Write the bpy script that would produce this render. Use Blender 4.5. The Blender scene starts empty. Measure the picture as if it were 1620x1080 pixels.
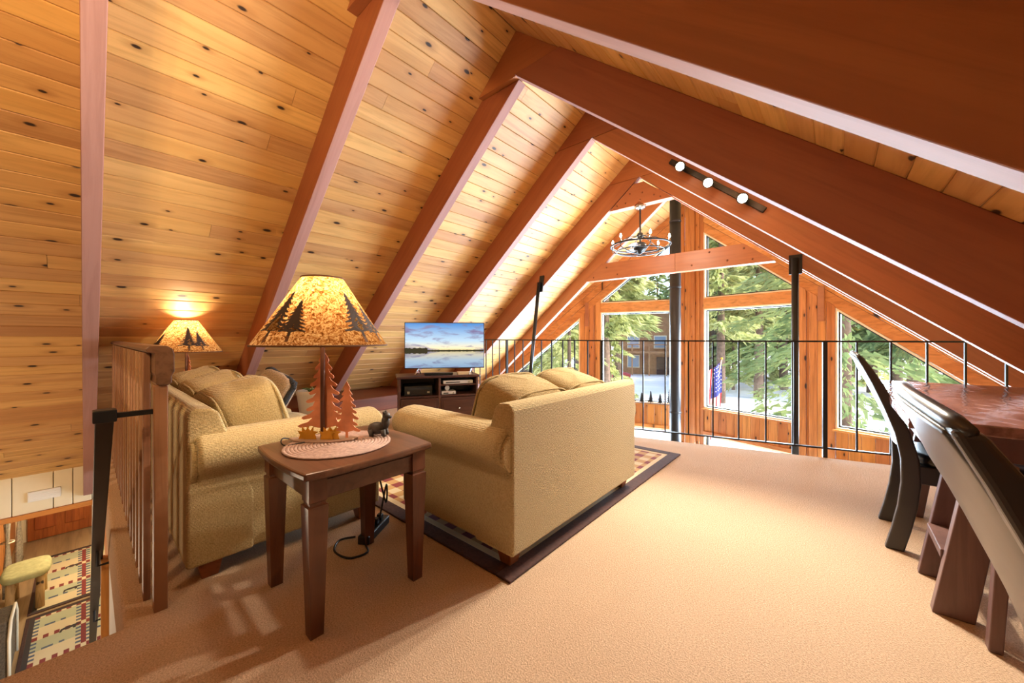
import bpy, bmesh, math, random
from mathutils import Vector, Matrix
random.seed(7)
sc = bpy.context.scene
COL = sc.collection
R_ = math.radians

# ------------------------------------------------------------------ camera, sky, sun, exposure
YAW = R_(41.07); F_PX = 587.55; EYE = 1.05
cd = bpy.data.cameras.new('camera'); cam = bpy.data.objects.new('camera', cd); COL.objects.link(cam)
cam.location = (0, 0, EYE); cam.rotation_euler = (math.pi/2, 0, YAW)
cd.sensor_width = 36; cd.lens = F_PX/1620*36; cd.shift_y = -5.8/1620; cd.clip_start = .02; cd.clip_end = 400
sc.camera = cam
world = bpy.data.worlds.new('sky'); sc.world = world; world.use_nodes = True
wn = world.node_tree.nodes; wl = world.node_tree.links
sky = wn.new('ShaderNodeTexSky'); sky.sky_type = 'NISHITA'; sky.sun_disc = False
sky.sun_elevation = R_(38); sky.sun_rotation = R_(70); sky.air_density = 1.0; sky.dust_density = 2.5; sky.ozone_density = 1.0
wn['Background'].inputs['Strength'].default_value = .85
wl.new(sky.outputs[0], wn['Background'].inputs['Color'])
sd = bpy.data.lights.new('sun', 'SUN'); sd.energy = 5.2; sd.angle = R_(.6); sd.color = (1, .95, .86)
sun = bpy.data.objects.new('sun', sd); COL.objects.link(sun)
sun.rotation_euler = Vector((-.86, -.30, -.62)).to_track_quat('-Z', 'Y').to_euler()
# added area lamps boost sky and snow daylight through the two prow window wings
for ang, cx_, cy_ in ((-15, -.35, 7.0), (15, -3.55, 7.0)):
    ld = bpy.data.lights.new('window_daylight_boost', 'AREA'); ld.shape = 'RECTANGLE'; ld.size = 2.9; ld.size_y = 3.0; ld.energy = 1000; ld.color = (.66, .83, 1.0)
    lo = bpy.data.objects.new('window_daylight_boost', ld); COL.objects.link(lo); lo.location = (cx_, cy_, .15)
    lo.rotation_euler = Vector((math.sin(R_(ang)), -math.cos(R_(ang)), .34)).to_track_quat('-Z', 'Z').to_euler()
vs = sc.view_settings; vs.view_transform = 'Standard'; vs.look = 'None'; vs.gamma = 1; vs.use_curve_mapping = False
vs.exposure = 0.0
sc.cycles.use_denoising = True
sc.cycles.max_bounces = 5; sc.cycles.diffuse_bounces = 3; sc.cycles.light_sampling_threshold = .03; sc.cycles.transparent_max_bounces = 8
sc.cycles.sample_clamp_indirect = 6; sc.cycles.use_adaptive_sampling = True; sc.cycles.adaptive_threshold = .03

TRACK_W, REAR_W = 190, 72

# ------------------------------------------------------------------ materials
def srgb(r, g, b):
    f = lambda c: (c/255/12.92) if c/255 <= .04045 else ((c/255+.055)/1.055)**2.4
    return (f(r), f(g), f(b), 1)
class NT:
    def __init__(s, name):
        s.m = bpy.data.materials.new(name); s.m.use_nodes = True
        s.n = s.m.node_tree.nodes; s.l = s.m.node_tree.links; s.p = s.n['Principled BSDF']
    def add(s, t, **kw):
        o = s.n.new('ShaderNode'+t)
        for k, v in kw.items():
            if k in o.bl_rna.properties: setattr(o, k, v)
        return o
    def link(s, a, b): s.l.new(a, b)
    def coord(s, kind='Object', scale=(1, 1, 1), rand=0):
        t = s.add('TexCoord'); mp = s.add('Mapping'); mp.inputs['Scale'].default_value = scale
        if rand:
            oi = s.add('ObjectInfo'); mu = s.add('VectorMath', operation='MULTIPLY')
            cb = s.add('CombineXYZ')
            m2 = s.add('Math', operation='MULTIPLY'); m2.inputs[1].default_value = rand
            m3 = s.add('Math', operation='MULTIPLY'); m3.inputs[1].default_value = rand*1.7
            s.link(oi.outputs['Random'], m2.inputs[0]); s.link(oi.outputs['Random'], m3.inputs[0])
            s.link(m2.outputs[0], cb.inputs[0]); s.link(m3.outputs[0], cb.inputs[1]); s.link(m2.outputs[0], cb.inputs[2])
            ad = s.add('VectorMath', operation='ADD'); s.link(t.outputs[kind], ad.inputs[0]); s.link(cb.outputs[0], ad.inputs[1])
            s.link(ad.outputs[0], mp.inputs['Vector'])
        else: s.link(t.outputs[kind], mp.inputs['Vector'])
        return mp.outputs[0]
    def noise(s, vec, scale, detail=3, rough=.5, dist=0):
        o = s.add('TexNoise'); o.inputs['Scale'].default_value = scale; o.inputs['Detail'].default_value = detail
        o.inputs['Roughness'].default_value = rough; o.inputs['Distortion'].default_value = dist
        if vec is not None: s.link(vec, o.inputs['Vector'])
        return o.outputs['Fac']
    def ramp(s, fac, stops, interp='LINEAR'):
        o = s.add('ValToRGB'); e = o.color_ramp; e.interpolation = interp
        while len(e.elements) < len(stops): e.elements.new(.5)
        for el, (p, c) in zip(e.elements, stops):
            el.position = p; el.color = c if len(c) == 4 else (*c, 1)
        s.link(fac, o.inputs[0]); return o.outputs[0]
    def mix(s, fac, a, b, mode='MIX'):
        o = s.add('MixRGB', blend_type=mode)
        for i, v in ((0, fac), (1, a), (2, b)):
            if hasattr(v, 'is_output'): s.link(v, o.inputs[i])
            else: o.inputs[i].default_value = v
        return o.outputs[0]
    def math(s, op, a, b=0):
        o = s.add('Math', operation=op)
        for i, v in ((0, a), (1, b)):
            if hasattr(v, 'is_output'): s.link(v, o.inputs[i])
            else: o.inputs[i].default_value = v
        return o.outputs[0]
    def bump(s, h, strength=.3, dist=.01):
        o = s.add('Bump'); o.inputs['Strength'].default_value = strength; o.inputs['Distance'].default_value = dist
        s.link(h, o.inputs['Height']); s.link(o.outputs[0], s.p.inputs['Normal'])
    def col(s, c):
        if hasattr(c, 'is_output'): s.link(c, s.p.inputs['Base Color'])
        else: s.p.inputs['Base Color'].default_value = c
    def set(s, **k):
        for a, v in k.items(): s.p.inputs[a.replace('_', ' ')].default_value = v
MATS = {}
def plain(name, c, rough=.6, metal=0, nz=None, spec=.5, bump=None, var=.12):
    t = NT(name); v = t.coord('Object')
    if nz:
        f = t.noise(v, nz, 4)
        c2 = tuple(x*(1-var) for x in c[:3])+(1,); c1 = tuple(min(1, x*(1+var)) for x in c[:3])+(1,)
        t.col(t.ramp(f, [(.3, c2), (.7, c1)]))
        if bump: t.bump(f, bump[0], bump[1])
    else: t.col(c)
    t.set(Roughness=rough, Metallic=metal); t.p.inputs['Specular IOR Level'].default_value = spec
    MATS[name] = t.m; return t.m
def wood(name, c1, c2, axis='Y', rough=.45, rand=13, knots=0, grain=1.0, kx=1/.135, ky=1/.34, streak=.35, spec=.4):
    """long grain along one local axis; optional knots with a halo"""
    t = NT(name)
    st = {'X': (.06, 1, 1), 'Y': (1, .06, 1), 'Z': (1, 1, .06)}[axis]
    v = t.coord('Object', tuple(x*grain for x in st), rand)
    f = t.noise(v, 26, 5, .6, .6); g = t.noise(v, 5, 3, .5, .4)
    base = t.mix(t.math('MULTIPLY', t.ramp(g, [(.35, (0, 0, 0)), (.7, (1, 1, 1))]), 1), c1, c2)
    dark = tuple(x*(1-streak) for x in c2[:3])+(1,)
    base = t.mix(t.ramp(f, [(.45, (0, 0, 0)), (.75, (1, 1, 1))]), base, dark)
    oi = t.add('ObjectInfo')
    hv = t.add('HueSaturation'); t.link(base, hv.inputs['Color'])
    t.link(t.math('ADD', t.math('MULTIPLY', oi.outputs['Random'], .34), .83), hv.inputs['Value'])
    t.link(t.math('ADD', t.math('MULTIPLY', oi.outputs['Random'], .016), .492), hv.inputs['Hue'])
    base = hv.outputs[0]
    if knots:
        sc_ = {'X': (ky, kx, 1), 'Y': (kx, ky, 1), 'Z': (kx, 1, ky)}[axis]
        v2 = t.coord('Object', sc_, 17)
        vo = t.add('TexVoronoi', feature='F1'); vo.voronoi_dimensions = '2D'; vo.inputs['Scale'].default_value = 1
        if axis == 'Z':
            sp = t.add('SeparateXYZ'); cb = t.add('CombineXYZ'); t.link(v2, sp.inputs[0])
            t.link(sp.outputs[0], cb.inputs[0]); t.link(sp.outputs[2], cb.inputs[1]); v2 = cb.outputs[0]
        t.link(v2, vo.inputs['Vector'])
        d = vo.outputs['Distance']
        sx = t.add('SeparateColor'); t.link(vo.outputs['Color'], sx.inputs[0])
        has = t.math('GREATER_THAN', sx.outputs[0], 1-knots)
        size = t.math('ADD', t.math('MULTIPLY', sx.outputs[1], .9), .5)
        dd = t.math('DIVIDE', d, size)
        core = t.ramp(dd, [(.05, (1, 1, 1)), (.085, (0, 0, 0))])
        halo = t.ramp(dd, [(.07, (1, 1, 1)), (.26, (0, 0, 0))])
        base = t.mix(t.math('MULTIPLY', t.math('MULTIPLY', halo, has), .42), base, (c2[0]*.55, c2[1]*.42, c2[2]*.3, 1))
        base = t.mix(t.math('MULTIPLY', core, has), base, (.035, .016, .008, 1))
    t.col(base); t.bump(f, .12, .004)
    t.set(Roughness=rough); t.p.inputs['Specular IOR Level'].default_value = spec
    MATS[name] = t.m; return t.m

wood('pine', srgb(224, 177, 114), srgb(206, 152, 90), 'Y', .45, 13, .55, kx=1/.15, ky=1/.34, streak=.15)
wood('rafter_stain', srgb(166, 98, 54), srgb(154, 86, 44), 'X', .48, 5, 0, 1.0, streak=.12, spec=.9)
wood('gable_wood', srgb(212, 146, 84), srgb(198, 126, 64), 'Z', .5, 11, .45, ky=1/.4)
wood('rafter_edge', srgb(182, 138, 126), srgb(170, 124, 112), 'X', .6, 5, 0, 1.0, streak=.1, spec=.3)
wood('gable_wood_x', srgb(212, 146, 84), srgb(198, 126, 64), 'X', .5, 11, .3, ky=1/.5)
wood('railing_wood', srgb(164, 122, 92), srgb(142, 98, 68), 'Z', .42, 5, 0)
wood('railing_wood_x', srgb(120, 88, 66), srgb(104, 72, 50), 'X', .42, 5, 0)
wood('walnut', srgb(112, 76, 56), srgb(88, 54, 38), 'X', .32, 3, 0, 1.2, streak=.3, spec=.5)
wood('walnut_z', srgb(112, 66, 40), srgb(90, 50, 30), 'Z', .34, 3, 0, 1.2, streak=.3, spec=.5)
wood('cherry_dark', srgb(88, 58, 52), srgb(72, 46, 42), 'X', .38, 3, 0, 1.2, streak=.2)
wood('table_top', srgb(150, 112, 104), srgb(126, 88, 80), 'Y', .12, 3, 0, .8, streak=.4, spec=.6)
wood('table_leg', srgb(116, 86, 82), srgb(98, 72, 70), 'Z', .35, 3, 0, 1, streak=.2)
wood('door_wood', srgb(176, 96, 44), srgb(150, 76, 32), 'Z', .45, 3, .2)
wood('trim_wood', srgb(214, 140, 62), srgb(196, 118, 46), 'Y', .45, 3, .2)
wood('ledge_wood', srgb(120, 56, 36), srgb(104, 46, 28), 'Y', .45, 3, 0)
wood('log', srgb(214, 178, 120), srgb(190, 148, 92), 'Z', .6, 3, .3)
wood('laminate', srgb(168, 140, 108), srgb(146, 118, 88), 'X', .35, 3, 0, .6)
wood('foot_wood', srgb(150, 88, 46), srgb(128, 70, 34), 'X', .4, 3, 0)
tt = MATS['table_top'].node_tree; bp = [n for n in tt.nodes if n.type == 'BUMP'][0]
nz_ = tt.nodes.new('ShaderNodeTexNoise'); nz_.inputs['Scale'].default_value = 9; nz_.inputs['Detail'].default_value = 2; nz_.inputs['Distortion'].default_value = 1.2
tc_ = tt.nodes.new('ShaderNodeTexCoord'); mp_ = tt.nodes.new('ShaderNodeMapping'); mp_.inputs['Scale'].default_value = (1, .5, 1); tt.links.new(tc_.outputs['Object'], mp_.inputs[0]); tt.links.new(mp_.outputs[0], nz_.inputs['Vector'])
tt.links.new(nz_.outputs['Fac'], bp.inputs['Height']); bp.inputs['Strength'].default_value = .35; bp.inputs['Distance'].default_value = .012
plain('black_metal', srgb(30, 32, 36), .38, .3, spec=.5)
plain('pipe_black', srgb(40, 42, 48), .42, .2, 8, var=.1)
plain('steel', srgb(190, 190, 192), .25, 1)
plain('bolt', srgb(120, 80, 60), .4, .6)
plain('cream_paint', srgb(236, 220, 184), .6, 0, 6, var=.03)
plain('white_paint', srgb(226, 226, 226), .6)
plain('jamb_cream', srgb(238, 224, 196), .5)
plain('vent_white', srgb(238, 232, 220), .5)
plain('black_plastic', srgb(22, 23, 26), .35)
plain('white_plastic', srgb(214, 214, 216), .4)
plain('copper', srgb(220, 146, 110), .5, .2, 14, var=.22)
plain('gold_leaf', srgb(206, 150, 44), .45, .35, 20)
plain('lamp_plate', srgb(176, 150, 134), .45, .4)
plain('lamp_pole', srgb(96, 66, 54), .4, .5)
plain('leather_black', srgb(34, 36, 40), .3, 0, 40, spec=.6, bump=(.05, .002))
plain('chair_black', srgb(46, 44, 44), .3, 0, spec=.6)
plain('fringe', srgb(34, 34, 40), .9, 0, 90, bump=(.8, .01), var=.3)
plain('blanket', srgb(62, 58, 56), .95, 0, 60, bump=(.9, .02), var=.35)
plain('bear_stone', srgb(58, 54, 52), .5, 0, 40, var=.5)
plain('plant_pot', srgb(206, 200, 190), .5)
plain('curtain', srgb(150, 138, 122), .9, 0, 30, var=.35)
plain('stool_fabric', srgb(186, 180, 128), .85, 0, 20, var=.15, bump=(.3, .01))
plain('brown_weave', srgb(92, 78, 60), .9, 0, 60, var=.4, bump=(.5, .01))
plain('trunk', srgb(112, 92, 78), .95, 0, 6, var=.35, bump=(.6, .05))
plain('brick_house', srgb(178, 132, 94), .8, 0, 3, var=.15)
plain('house_roof', srgb(120, 124, 132), .8, 0, 2, var=.2)
plain('house_glass', srgb(150, 168, 190), .1)
plain('car_paint', srgb(176, 60, 60), .3)
plain('car_glass', srgb(40, 46, 54), .1)
plain('flag_red', srgb(196, 40, 52), .8); plain('flag_white', srgb(232, 232, 236), .8); plain('flag_blue', srgb(44, 58, 140), .8)
plain('shade_print', srgb(58, 44, 36), .9)
plain('shade_trim', srgb(96, 62, 36), .9)
plain('mat_weave', srgb(186, 160, 152), .9, 0, 60, var=.2, bump=(.6, .006))
plain('pattern_dark', srgb(60, 52, 50), .95); plain('pattern_red', srgb(128, 52, 50), .95); plain('pattern_cream', srgb(216, 198, 160), .95)
plain('pattern_tan', srgb(190, 150, 96), .95); plain('pattern_blue', srgb(84, 96, 116), .95); plain('pattern_sage', srgb(182, 182, 150), .95)
plain('rug_border', srgb(72, 46, 40), .95, 0, 60, var=.2, bump=(.4, .004))
# carpet
t = NT('carpet'); v = t.coord('Object')
f = t.noise(v, 170, 4, .7); g = t.noise(v, 3.2, 3, .5)
c = t.ramp(f, [(.32, srgb(184, 152, 124)), (.68, srgb(240, 210, 180))])
c = t.mix(t.math('MULTIPLY', t.ramp(g, [(.35, (0, 0, 0)), (.75, (1, 1, 1))]), .25), c, srgb(200, 172, 144))
t.col(c); t.bump(f, .9, .008); t.set(Roughness=.95); t.p.inputs['Specular IOR Level'].default_value = .1; MATS['carpet'] = t.m
# sofa fabric
def fabric(name, a, b):
    t = NT(name); v = t.coord('Object')
    f = t.noise(v, 150, 2, .5)
    wv = t.add('TexWave', wave_type='BANDS', bands_direction='Z'); wv.inputs['Scale'].default_value = 55; wv.inputs['Distortion'].default_value = 3; t.link(v, wv.inputs['Vector'])
    h = t.math('ADD', f, t.math('MULTIPLY', wv.outputs['Fac'], .35))
    t.col(t.ramp(h, [(.35, b), (.85, a)])); t.bump(h, .7, .006); t.set(Roughness=.9)
    t.p.inputs['Specular IOR Level'].default_value = .2; t.p.inputs['Sheen Weight'].default_value = .15; MATS[name] = t.m
fabric('sofa_fabric', srgb(198, 178, 134), srgb(166, 146, 104))
fabric('cushion_fabric', srgb(180, 158, 112), srgb(146, 126, 84))
fabric('pillow_fabric', srgb(170, 144, 118), srgb(104, 84, 70))
# lamp shade
t = NT('lamp_shade'); v = t.coord('Object')
f = t.noise(v, 60, 5, .7, 1.5)
c = t.ramp(f, [(.38, srgb(84, 44, 14)), (.48, srgb(150, 96, 46)), (.58, srgb(192, 152, 98)), (.75, srgb(208, 178, 128))])
tr = t.add('BsdfTranslucent'); df = t.add('BsdfDiffuse'); mx = t.add('MixShader'); mx.inputs[0].default_value = .42
t.link(c, tr.inputs[0]); t.link(c, df.inputs[0]); t.link(tr.outputs[0], mx.inputs[1]); t.link(df.outputs[0], mx.inputs[2])
t.link(mx.outputs[0], t.n['Material Output'].inputs[0]); MATS['lamp_shade'] = t.m
# glass pane
t = NT('pane_glass'); tr = t.add('BsdfTransparent'); gl = t.add('BsdfGlossy'); gl.inputs['Roughness'].default_value = .02
tr.inputs[0].default_value = (.96, .98, .97, 1)
mx = t.add('MixShader'); mx.inputs[0].default_value = .05
t.link(tr.outputs[0], mx.inputs[1]); t.link(gl.outputs[0], mx.inputs[2]); t.link(mx.outputs[0], t.n['Material Output'].inputs[0]); MATS['pane_glass'] = t.m
# emitters
def emit(name, c, s):
    t = NT(name); t.col((0, 0, 0, 1)); t.p.inputs['Emission Color'].default_value = c; t.p.inputs['Emission Strength'].default_value = s; MATS[name] = t.m
emit('bulb', (1, .86, .62, 1), 30); emit('bulb_soft', (1, .84, .6, 1), 12)
# snow
t = NT('snow'); v = t.coord('Object'); f = t.noise(v, .6, 5); t.col(t.ramp(f, [(.3, srgb(226, 230, 238)), (.7, srgb(246, 247, 250))])); t.bump(f, .6, .3); t.set(Roughness=.8); MATS['snow'] = t.m
# needles
def needles(name, a, b):
    t = NT(name); v = t.coord('Object', rand=9); f = t.noise(v, 1.3, 4); cc = t.ramp(f, [(.35, a), (.65, b)])
    tr = t.add('BsdfTranslucent'); df = t.add('BsdfDiffuse'); mx = t.add('MixShader'); mx.inputs[0].default_value = .6
    t.link(cc, tr.inputs[0]); t.link(cc, df.inputs[0]); t.link(tr.outputs[0], mx.inputs[1]); t.link(df.outputs[0], mx.inputs[2])
    t.link(mx.outputs[0], t.n['Material Output'].inputs[0]); MATS[name] = t.m
needles('needles_fir', srgb(104, 128, 88), srgb(168, 182, 122))
needles('needles_pine', srgb(150, 162, 104), srgb(218, 220, 158))
# television picture: lake at dusk (object coords: x across, z up, 0..1 scaled by geometry)
t = NT('screen_lake'); tc = t.add('TexCoord'); sp = t.add('SeparateXYZ'); t.link(tc.outputs['Object'], sp.inputs[0])
W_TV, H_TV = .95, .545
x = t.math('DIVIDE', sp.outputs[0], W_TV); z = t.math('DIVIDE', sp.outputs[2], H_TV)     # x -.5...5, z 0..1
up = t.math('ABSOLUTE', t.math('SUBTRACT', z, .38))
skyc = t.ramp(up, [(0, srgb(250, 226, 150)), (.07, srgb(250, 236, 196)), (.22, srgb(196, 222, 240)), (.62, srgb(70, 140, 210))])
cb = t.add('CombineXYZ'); t.link(t.math('MULTIPLY', x, 1.7), cb.inputs[0]); t.link(t.math('MULTIPLY', up, 3.6), cb.inputs[1])
cf = t.noise(cb.outputs[0], 2.1, 5, .55, .5)
skyc = t.mix(t.ramp(cf, [(.50, (0, 0, 0)), (.66, (1, 1, 1))]), skyc, srgb(132, 122, 160))
skyc = t.mix(t.math('MULTIPLY', t.math('LESS_THAN', z, .38), .35), skyc, srgb(50, 74, 110))
cb2 = t.add('CombineXYZ'); t.link(t.math('MULTIPLY', x, 30), cb2.inputs[0])
hn = t.noise(cb2.outputs[0], 1.0, 3)
hh = t.math('MULTIPLY', t.math('ADD', hn, .2), t.math('ADD', t.math('MULTIPLY', t.math('LESS_THAN', x, -.22), .06), .028))
skyc = t.mix(t.math('LESS_THAN', up, hh), skyc, srgb(52, 50, 34))
t.col((0, 0, 0, 1)); t.link(skyc, t.p.inputs['Emission Color']); t.p.inputs['Emission Strength'].default_value = 1.15; t.set(Roughness=.2); MATS['screen_lake'] = t.m

# ------------------------------------------------------------------ mesh helpers
INFO = {}
def empty(name, loc=(0, 0, 0), rz=0, parent=None):
    o = bpy.data.objects.new(name, None); COL.objects.link(o); o.location = loc; o.rotation_euler = (0, 0, rz); o.empty_display_size = .1
    if parent: o.parent = parent
    INFO[o] = Matrix.Translation(loc) @ Matrix.Rotation(rz, 4, 'Z'); return o
def tag(o, label=None, cat=None, group=None, kind=None):
    if label: o['label'] = label
    if cat: o['category'] = cat
    if group: o['group'] = group
    if kind: o['kind'] = kind
    return o
class MB:
    def __init__(s): s.v = []; s.f = []; s.mi = []
    def add(s, vs, fs, m=0):
        b = len(s.v); s.v += [tuple(p) for p in vs]; s.f += [tuple(b+i for i in f) for f in fs]; s.mi += [m]*len(fs); return s
    def box(s, x0, x1, y0, y1, z0, z1, m=0):
        return s.add([(x0, y0, z0), (x1, y0, z0), (x1, y1, z0), (x0, y1, z0), (x0, y0, z1), (x1, y0, z1), (x1, y1, z1), (x0, y1, z1)],
                     [(0, 3, 2, 1), (4, 5, 6, 7), (0, 1, 5, 4), (1, 2, 6, 5), (2, 3, 7, 6), (3, 0, 4, 7)], m)
    def prism(s, poly, ext, m=0):
        """poly: list of 3-d points, extruded by vector ext"""
        n = len(poly); a = [Vector(p) for p in poly]; b = [p+Vector(ext) for p in a]
        fs = [tuple(range(n))[::-1], tuple(range(n, 2*n))]+[(i, (i+1) % n, n+(i+1) % n, n+i) for i in range(n)]
        return s.add(a+b, fs, m)
    def tube(s, pts, r, n=8, cap=True, m=0):
        P = [Vector(p) for p in pts]; rr = r if isinstance(r, (list, tuple)) else [r]*len(P); rings = []
        prev = None
        for i, p in enumerate(P):
            d = (P[min(i+1, len(P)-1)]-P[max(i-1, 0)]).normalized()
            if prev is None: a = d.orthogonal().normalized()
            else:
                a = prev-d*prev.dot(d); a = a.normalized() if a.length > 1e-6 else d.orthogonal().normalized()
            prev = a; b = d.cross(a)
            rings.append([p+(a*math.cos(2*math.pi*k/n)+b*math.sin(2*math.pi*k/n))*rr[i] for k in range(n)])
        vs = [q for r_ in rings for q in r_]; fs = []
        for i in range(len(P)-1):
            for k in range(n): fs.append((i*n+k, i*n+(k+1) % n, (i+1)*n+(k+1) % n, (i+1)*n+k))
        if cap: fs += [tuple(range(n))[::-1], tuple(range((len(P)-1)*n, len(P)*n))]
        return s.add(vs, fs, m)
    def lathe(s, prof, n=24, c=(0, 0, 0), m=0):
        vs = []; fs = []
        for r, z in prof:
            for k in range(n): vs.append((c[0]+r*math.cos(2*math.pi*k/n), c[1]+r*math.sin(2*math.pi*k/n), c[2]+z))
        for i in range(len(prof)-1):
            for k in range(n): fs.append((i*n+k, i*n+(k+1) % n, (i+1)*n+(k+1) % n, (i+1)*n+k))
        return s.add(vs, fs, m)
    def ball(s, c, r, nu=12, nv=8, m=0):
        r = r if isinstance(r, (list, tuple)) else (r, r, r)
        prof = [(math.sin(math.pi*i/nv), -math.cos(math.pi*i/nv)) for i in range(nv+1)]
        vs = []; fs = []
        for a, z in prof:
            for k in range(nu): vs.append((c[0]+r[0]*a*math.cos(2*math.pi*k/nu), c[1]+r[1]*a*math.sin(2*math.pi*k/nu), c[2]+r[2]*z))
        for i in range(nv):
            for k in range(nu): fs.append((i*nu+k, i*nu+(k+1) % nu, (i+1)*nu+(k+1) % nu, (i+1)*nu+k))
        return s.add(vs, fs, m)
    def torus(s, c, R, r, n=40, k=8, axis='Z', m=0):
        pts = []
        for i in range(n+1):
            a = 2*math.pi*i/n; q = {'Z': (R*math.cos(a), R*math.sin(a), 0), 'X': (0, R*math.cos(a), R*math.sin(a)), 'Y': (R*math.cos(a), 0, R*math.sin(a))}[axis]
            pts.append((c[0]+q[0], c[1]+q[1], c[2]+q[2]))
        return s.tube(pts, r, k, False, m)
    def mesh(s, name, mats, M=None, smooth=False):
        me = bpy.data.meshes.new(name); vs = s.v if M is None else [tuple(M @ Vector(p)) for p in s.v]
        me.from_pydata(vs, [], s.f)
        for m in (mats if isinstance(mats, (list, tuple)) else [mats]): me.materials.append(MATS[m])
        me.polygons.foreach_set('material_index', s.mi)
        if smooth: me.polygons.foreach_set('use_smooth', [True]*len(s.f))
        if len(s.f) < 3000:
            b_ = bmesh.new(); b_.from_mesh(me); bmesh.ops.recalc_face_normals(b_, faces=b_.faces); b_.to_mesh(me); b_.free()
        me.update(); return me
    def build(s, name, mats, parent=None, world=False, bevel=0, seg=2, smooth=False, sub=0, kind=None, label=None):
        M = INFO[parent].inverted() if (parent is not None and world) else None
        o = bpy.data.objects.new(name, s.mesh(name, mats, M, smooth or sub > 0)); COL.objects.link(o)
        if parent is not None: o.parent = parent; INFO[o] = INFO[parent]
        else: INFO[o] = Matrix.Identity(4)
        if bevel:
            b = o.modifiers.new('edge', 'BEVEL'); b.width = bevel; b.segments = seg; b.limit_method = 'ANGLE'; b.angle_limit = R_(35)
        if sub:
            q = o.modifiers.new('smooth', 'SUBSURF'); q.levels = sub; q.render_levels = sub
        if kind: o['kind'] = kind
        if label: o['label'] = label
        return o
def dup(root, loc=None, rz=None):
    def cp(o, par):
        c = o.copy(); COL.objects.link(c); c.parent = par
        for ch in list(o.children): cp(ch, c)
        return c
    r = cp(root, root.parent)
    if loc is not None: r.location = loc
    if rz is not None: r.rotation_euler = (0, 0, rz)
    return r
def cushion(mb, x0, x1, y0, y1, z0, z1, puff=.04, n=8, flat=0, m=0, e=.45):
    """soft pillow-like block: rounded superellipsoid grid"""
    cx_, cy_, cz_ = (x0+x1)/2, (y0+y1)/2, (z0+z1)/2; hx, hy_, hz = (x1-x0)/2, (y1-y0)/2, (z1-z0)/2
    N = n*2; vs = []; fs = []
    def sp(a, p): return math.copysign(abs(a)**p, a)
    rows = n
    for i in range(rows+1):
        ph = -math.pi/2+math.pi*i/rows
        for k in range(N*2):
            th = 2*math.pi*k/(N*2)
            X = sp(math.cos(ph), e)*sp(math.cos(th), e); Y = sp(math.cos(ph), e)*sp(math.sin(th), e); Z = sp(math.sin(ph), e)
            pf = 1+puff*((1-X*X)*(1-Z*Z)+.5*(1-Y*Y)*(1-X*X))
            vs.append((cx_+hx*X, cy_+hy_*Y*pf, cz_+hz*Z*(1+puff*.6*(1-X*X))))
    w = N*2
    for i in range(rows):
        for k in range(w): fs.append((i*w+k, i*w+(k+1) % w, (i+1)*w+(k+1) % w, (i+1)*w+k))
    mb.add(vs, fs, m); return mb

# ------------------------------------------------------------------ roof: ridge, deck planks, rafters
XR, ZR, M_, DV = -1.955, 3.17, .836, .37
TH = math.atan(M_); CT, ST = math.cos(TH), math.sin(TH)
PY, PA = 7.1, R_(15)                       # prow apex and wing angle
def wing_y(d): return PY-math.tan(PA)*d
ceiling = empty('ceiling', (XR, 0, ZR)); tag(ceiling, 'knotty pine plank ceiling on reddish brown rafters', kind='structure')
PW, PT, CH = .129, .03, .005
ROWS = 49
for side in (-1, 1):
    for r in range(ROWS):
        dmid = (r+.5)*PW*CT
        yb = -4.6; ye = wing_y(dmid)+.45
        cut = random.uniform(-2.5, 5.5)
        for a, b in ((yb, cut-.001), (cut+.001, ye)):
            if b-a < .2: continue
            w = PW-.0016
            mb = MB(); L = b-a
            prof = [(-w/2+CH, 0), (w/2-CH, 0), (w/2, CH), (w/2, PT), (-w/2, PT), (-w/2, CH)]
            mb.prism([(px, 0, pz) for px, pz in prof], (0, L, 0))
            o = bpy.data.objects.new('plank', mb.mesh('plank', 'pine')); COL.objects.link(o); o.parent = ceiling
            X = XR+side*dmid; Z = ZR+DV-M_*dmid
            o.location = (X-XR, a, Z-ZR); o.rotation_euler = (0, -TH if side < 0 else TH, 0)
# roof shell above the planks keeps daylight out
for side in (-1, 1):
    d1 = ROWS*PW*CT+.1; n = Vector((side*ST, 0, CT))
    a = Vector((XR, -4.7, ZR+DV))+n*.032; pts = []
    for d, y in ((-.05, -4.7), (d1, -4.7), (d1, wing_y(d1)+.6), (-.05, wing_y(0)+.6)):
        pts.append(Vector((XR+side*d, y, ZR+DV-M_*d))+n*.033)
    MB().prism(pts, n*.08).build('roof_deck', 'house_roof', ceiling, world=True)
RT = .09
def rafter(y, side, dv=DV, dend=4.78, slant=0, y0=None):
    """one leg of a rafter pair, cut level at the ridge seam"""
    g = .003; drop = DV-dv; zb = ZR+drop
    poly = [(XR+side*g, zb), (XR+side*dv/M_, zb), (XR+side*dend, ZR+DV-M_*dend), (XR+side*dend, zb-M_*dend)]   # last side = underside
    # local x along the slope for the grain
    mb = MB().prism([(p[0], y, p[1]) for p in poly], (0, RT, 0))
    rot = Matrix.Translation((XR, 0, ZR)) @ Matrix.Rotation(-TH if side < 0 else TH, 4, 'Y')
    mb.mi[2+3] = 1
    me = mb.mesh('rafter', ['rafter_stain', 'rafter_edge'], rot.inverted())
    o = bpy.data.objects.new('rafter', me); COL.objects.link(o); o.parent = ceiling
    o.rotation_euler = (0, -TH if side < 0 else TH, 0); INFO[o] = rot
    b = o.modifiers.new('edge', 'BEVEL'); b.width = .004; b.segments = 2
    return o
def ridge_block(y, dv=DV):
    g = .004; zb = ZR+DV-dv+g
    MB().prism([(XR-dv/M_+g*2, y+.002, zb), (XR+dv/M_-g*2, y+.002, zb), (XR, y+.002, ZR+DV)], (0, RT-.004, 0)).build('ridge_block', 'rafter_stain', ceiling, world=True)
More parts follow.
